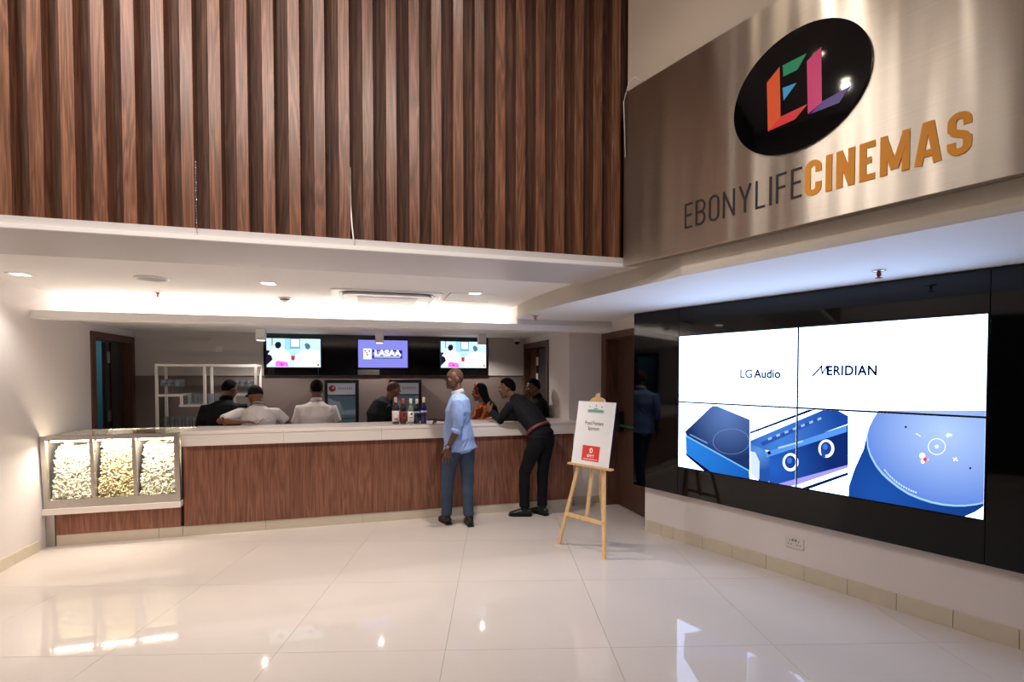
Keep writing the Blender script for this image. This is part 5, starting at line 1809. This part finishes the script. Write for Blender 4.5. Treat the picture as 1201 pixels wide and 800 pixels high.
person('bald man in black stooping behind the bottles on the bar', stand_at(449, 480, 6.85), R_(-62),
       dict(head=(0.0, 0.16, 1.445), neck=(0, 0.05, 1.335), upper=(0, -0.01, 1.275), chest=(0, -0.07, 1.15), waist=(0, -.06, 0.98), pelvis=(0, 0, .85), shR=(.18, 0.0, 1.26), shL=(-.18, 0, 1.26),
            elR=(.25, 0.06, 1.02), elL=(-.25, 0.04, 1.02), wrR=(.2, .26, .96), wrL=(-.2, .24, .96), hipR=(.088, 0, .82), hipL=(-.088, 0, .82), knR=(.095, .02, .45), knL=(-.095, .02, .45)),
       SKIN2, BLKC, BLKP, SHOE, None, 'long', 0.009, yaw=5, pitch=-24, hair='stubble', bulk=1.1, fold=0.009, seed=5.5)

# woman in a patterned headscarf
mp_, nd, lk, b = nt('orange_print')
tc = nd.new('ShaderNodeTexCoord')
vo = nd.new('ShaderNodeTexVoronoi'); vo.inputs['Scale'].default_value = 11.0
lk.new(tc.outputs['Object'], vo.inputs['Vector'])
cr = nd.new('ShaderNodeValToRGB'); cr.color_ramp.interpolation = 'CONSTANT'
for i_, (ps_, c_) in enumerate(((0.0, (60, 24, 14)), (0.22, (178, 66, 26)), (0.45, (206, 130, 52)), (0.62, (110, 26, 18)))):
    e_ = cr.color_ramp.elements[i_] if i_ < 2 else cr.color_ramp.elements.new(ps_)
    e_.position = ps_; e_.color = srgb(c_)
lk.new(vo.outputs['Distance'], cr.inputs[0]); lk.new(cr.outputs[0], b.inputs['Base Color'])
b.inputs['Roughness'].default_value = 0.8
t, D, H, ax = person('woman in an orange patterned top with long black veil behind the bar', stand_at(567, 480, 6.8), R_(52),
       dict(head=(0.0, 0.06, 1.415), neck=(0, 0.0, 1.275), upper=(0, -0.02, 1.215), chest=(0, -0.02, 1.10), waist=(0, 0, 0.96), pelvis=(0, 0, .84), shR=(.155, 0.0, 1.205), shL=(-.155, 0, 1.205),
            elR=(.20, 0.05, .98), elL=(-.21, 0.04, .97), wrR=(.15, .24, .98), wrL=(-.15, .24, .98), hipR=(.088, 0, .81), hipL=(-.088, 0, .81), knR=(.095, .02, .45), knL=(-.095, .02, .45)),
       SKIN2, mp_, BLKP, SHOE, None, 'long', 0.009, yaw=10, pitch=-6, hair=None, bulk=0.98, fold=0.007, seed=6.6)
bm = bmesh.new()
ball(bm, H(0, -0.018, 0.030), (.088, .100, .108), ax)
loft(bm, [H(0, -0.06, 0.02), H(0, -0.085, -0.10), D['upper'] + Vector((0.02, -0.11, 0)), D['chest'] + Vector((0.04, -0.16, -0.05))], [(.085, .05), (.085, .045), (.12, .035), (.13, .03)], X3, 18)
vl = fused('veil', bm, 0.009, cloth('veil_black', (13, 12, 14)), t, 4, 0.006)
bm = bmesh.new()
bmesh.ops.create_uvsphere(bm, u_segments=30, v_segments=22, radius=1.0)
for v in bm.verts:
    x, y, z = v.co
    k = 1.0 if (y > 0.02 + 0.25 * z and y < 0.62 and z > -0.75) else 0.90
    v.co = H(0, -0.010, 0.030) + ax[0] * x * .094 * k + ax[1] * y * .106 * k + ax[2] * z * .114 * k
fin('headscarf_band', bm, mp_, t, True)

t, D, H, ax = person('person in black with a hand raised to the mouth by the bar door', stand_at(630, 480, 6.72), R_(60),
       dict(head=(0.0, 0.06, 1.475), neck=(0, 0.0, 1.345), upper=(0, -0.02, 1.275), chest=(0, -0.03, 1.15), waist=(0, 0, 0.98), pelvis=(0, 0, .85), shR=(.175, 0.0, 1.265), shL=(-.175, 0, 1.265),
            elR=(.22, 0.07, 1.03), elL=(-.215, 0.10, 1.04), wrR=(.18, .26, 1.03), wrL=(-.05, .22, 1.29), hipR=(.088, 0, .82), hipL=(-.088, 0, .82), knR=(.095, .02, .45), knL=(-.095, .02, .45)),
       SKIN, BLKC, BLKP, SHOE, None, 'long', 0.009, yaw=30, pitch=-10, hair='tall', bulk=1.02, fold=0.008, seed=7.7, collar=BLKC,
       hands=dict(L=(Vector((0.4, -0.25, 0.8)), Vector((0.3, -1, 0)), Vector((0.5, 0, 0.5)), 0.4, 0.08), R=(Vector((-0.5, 0.8, 0)), Vector((0, 0, -1)), Vector((-1, 0, 0)), 0.3)))
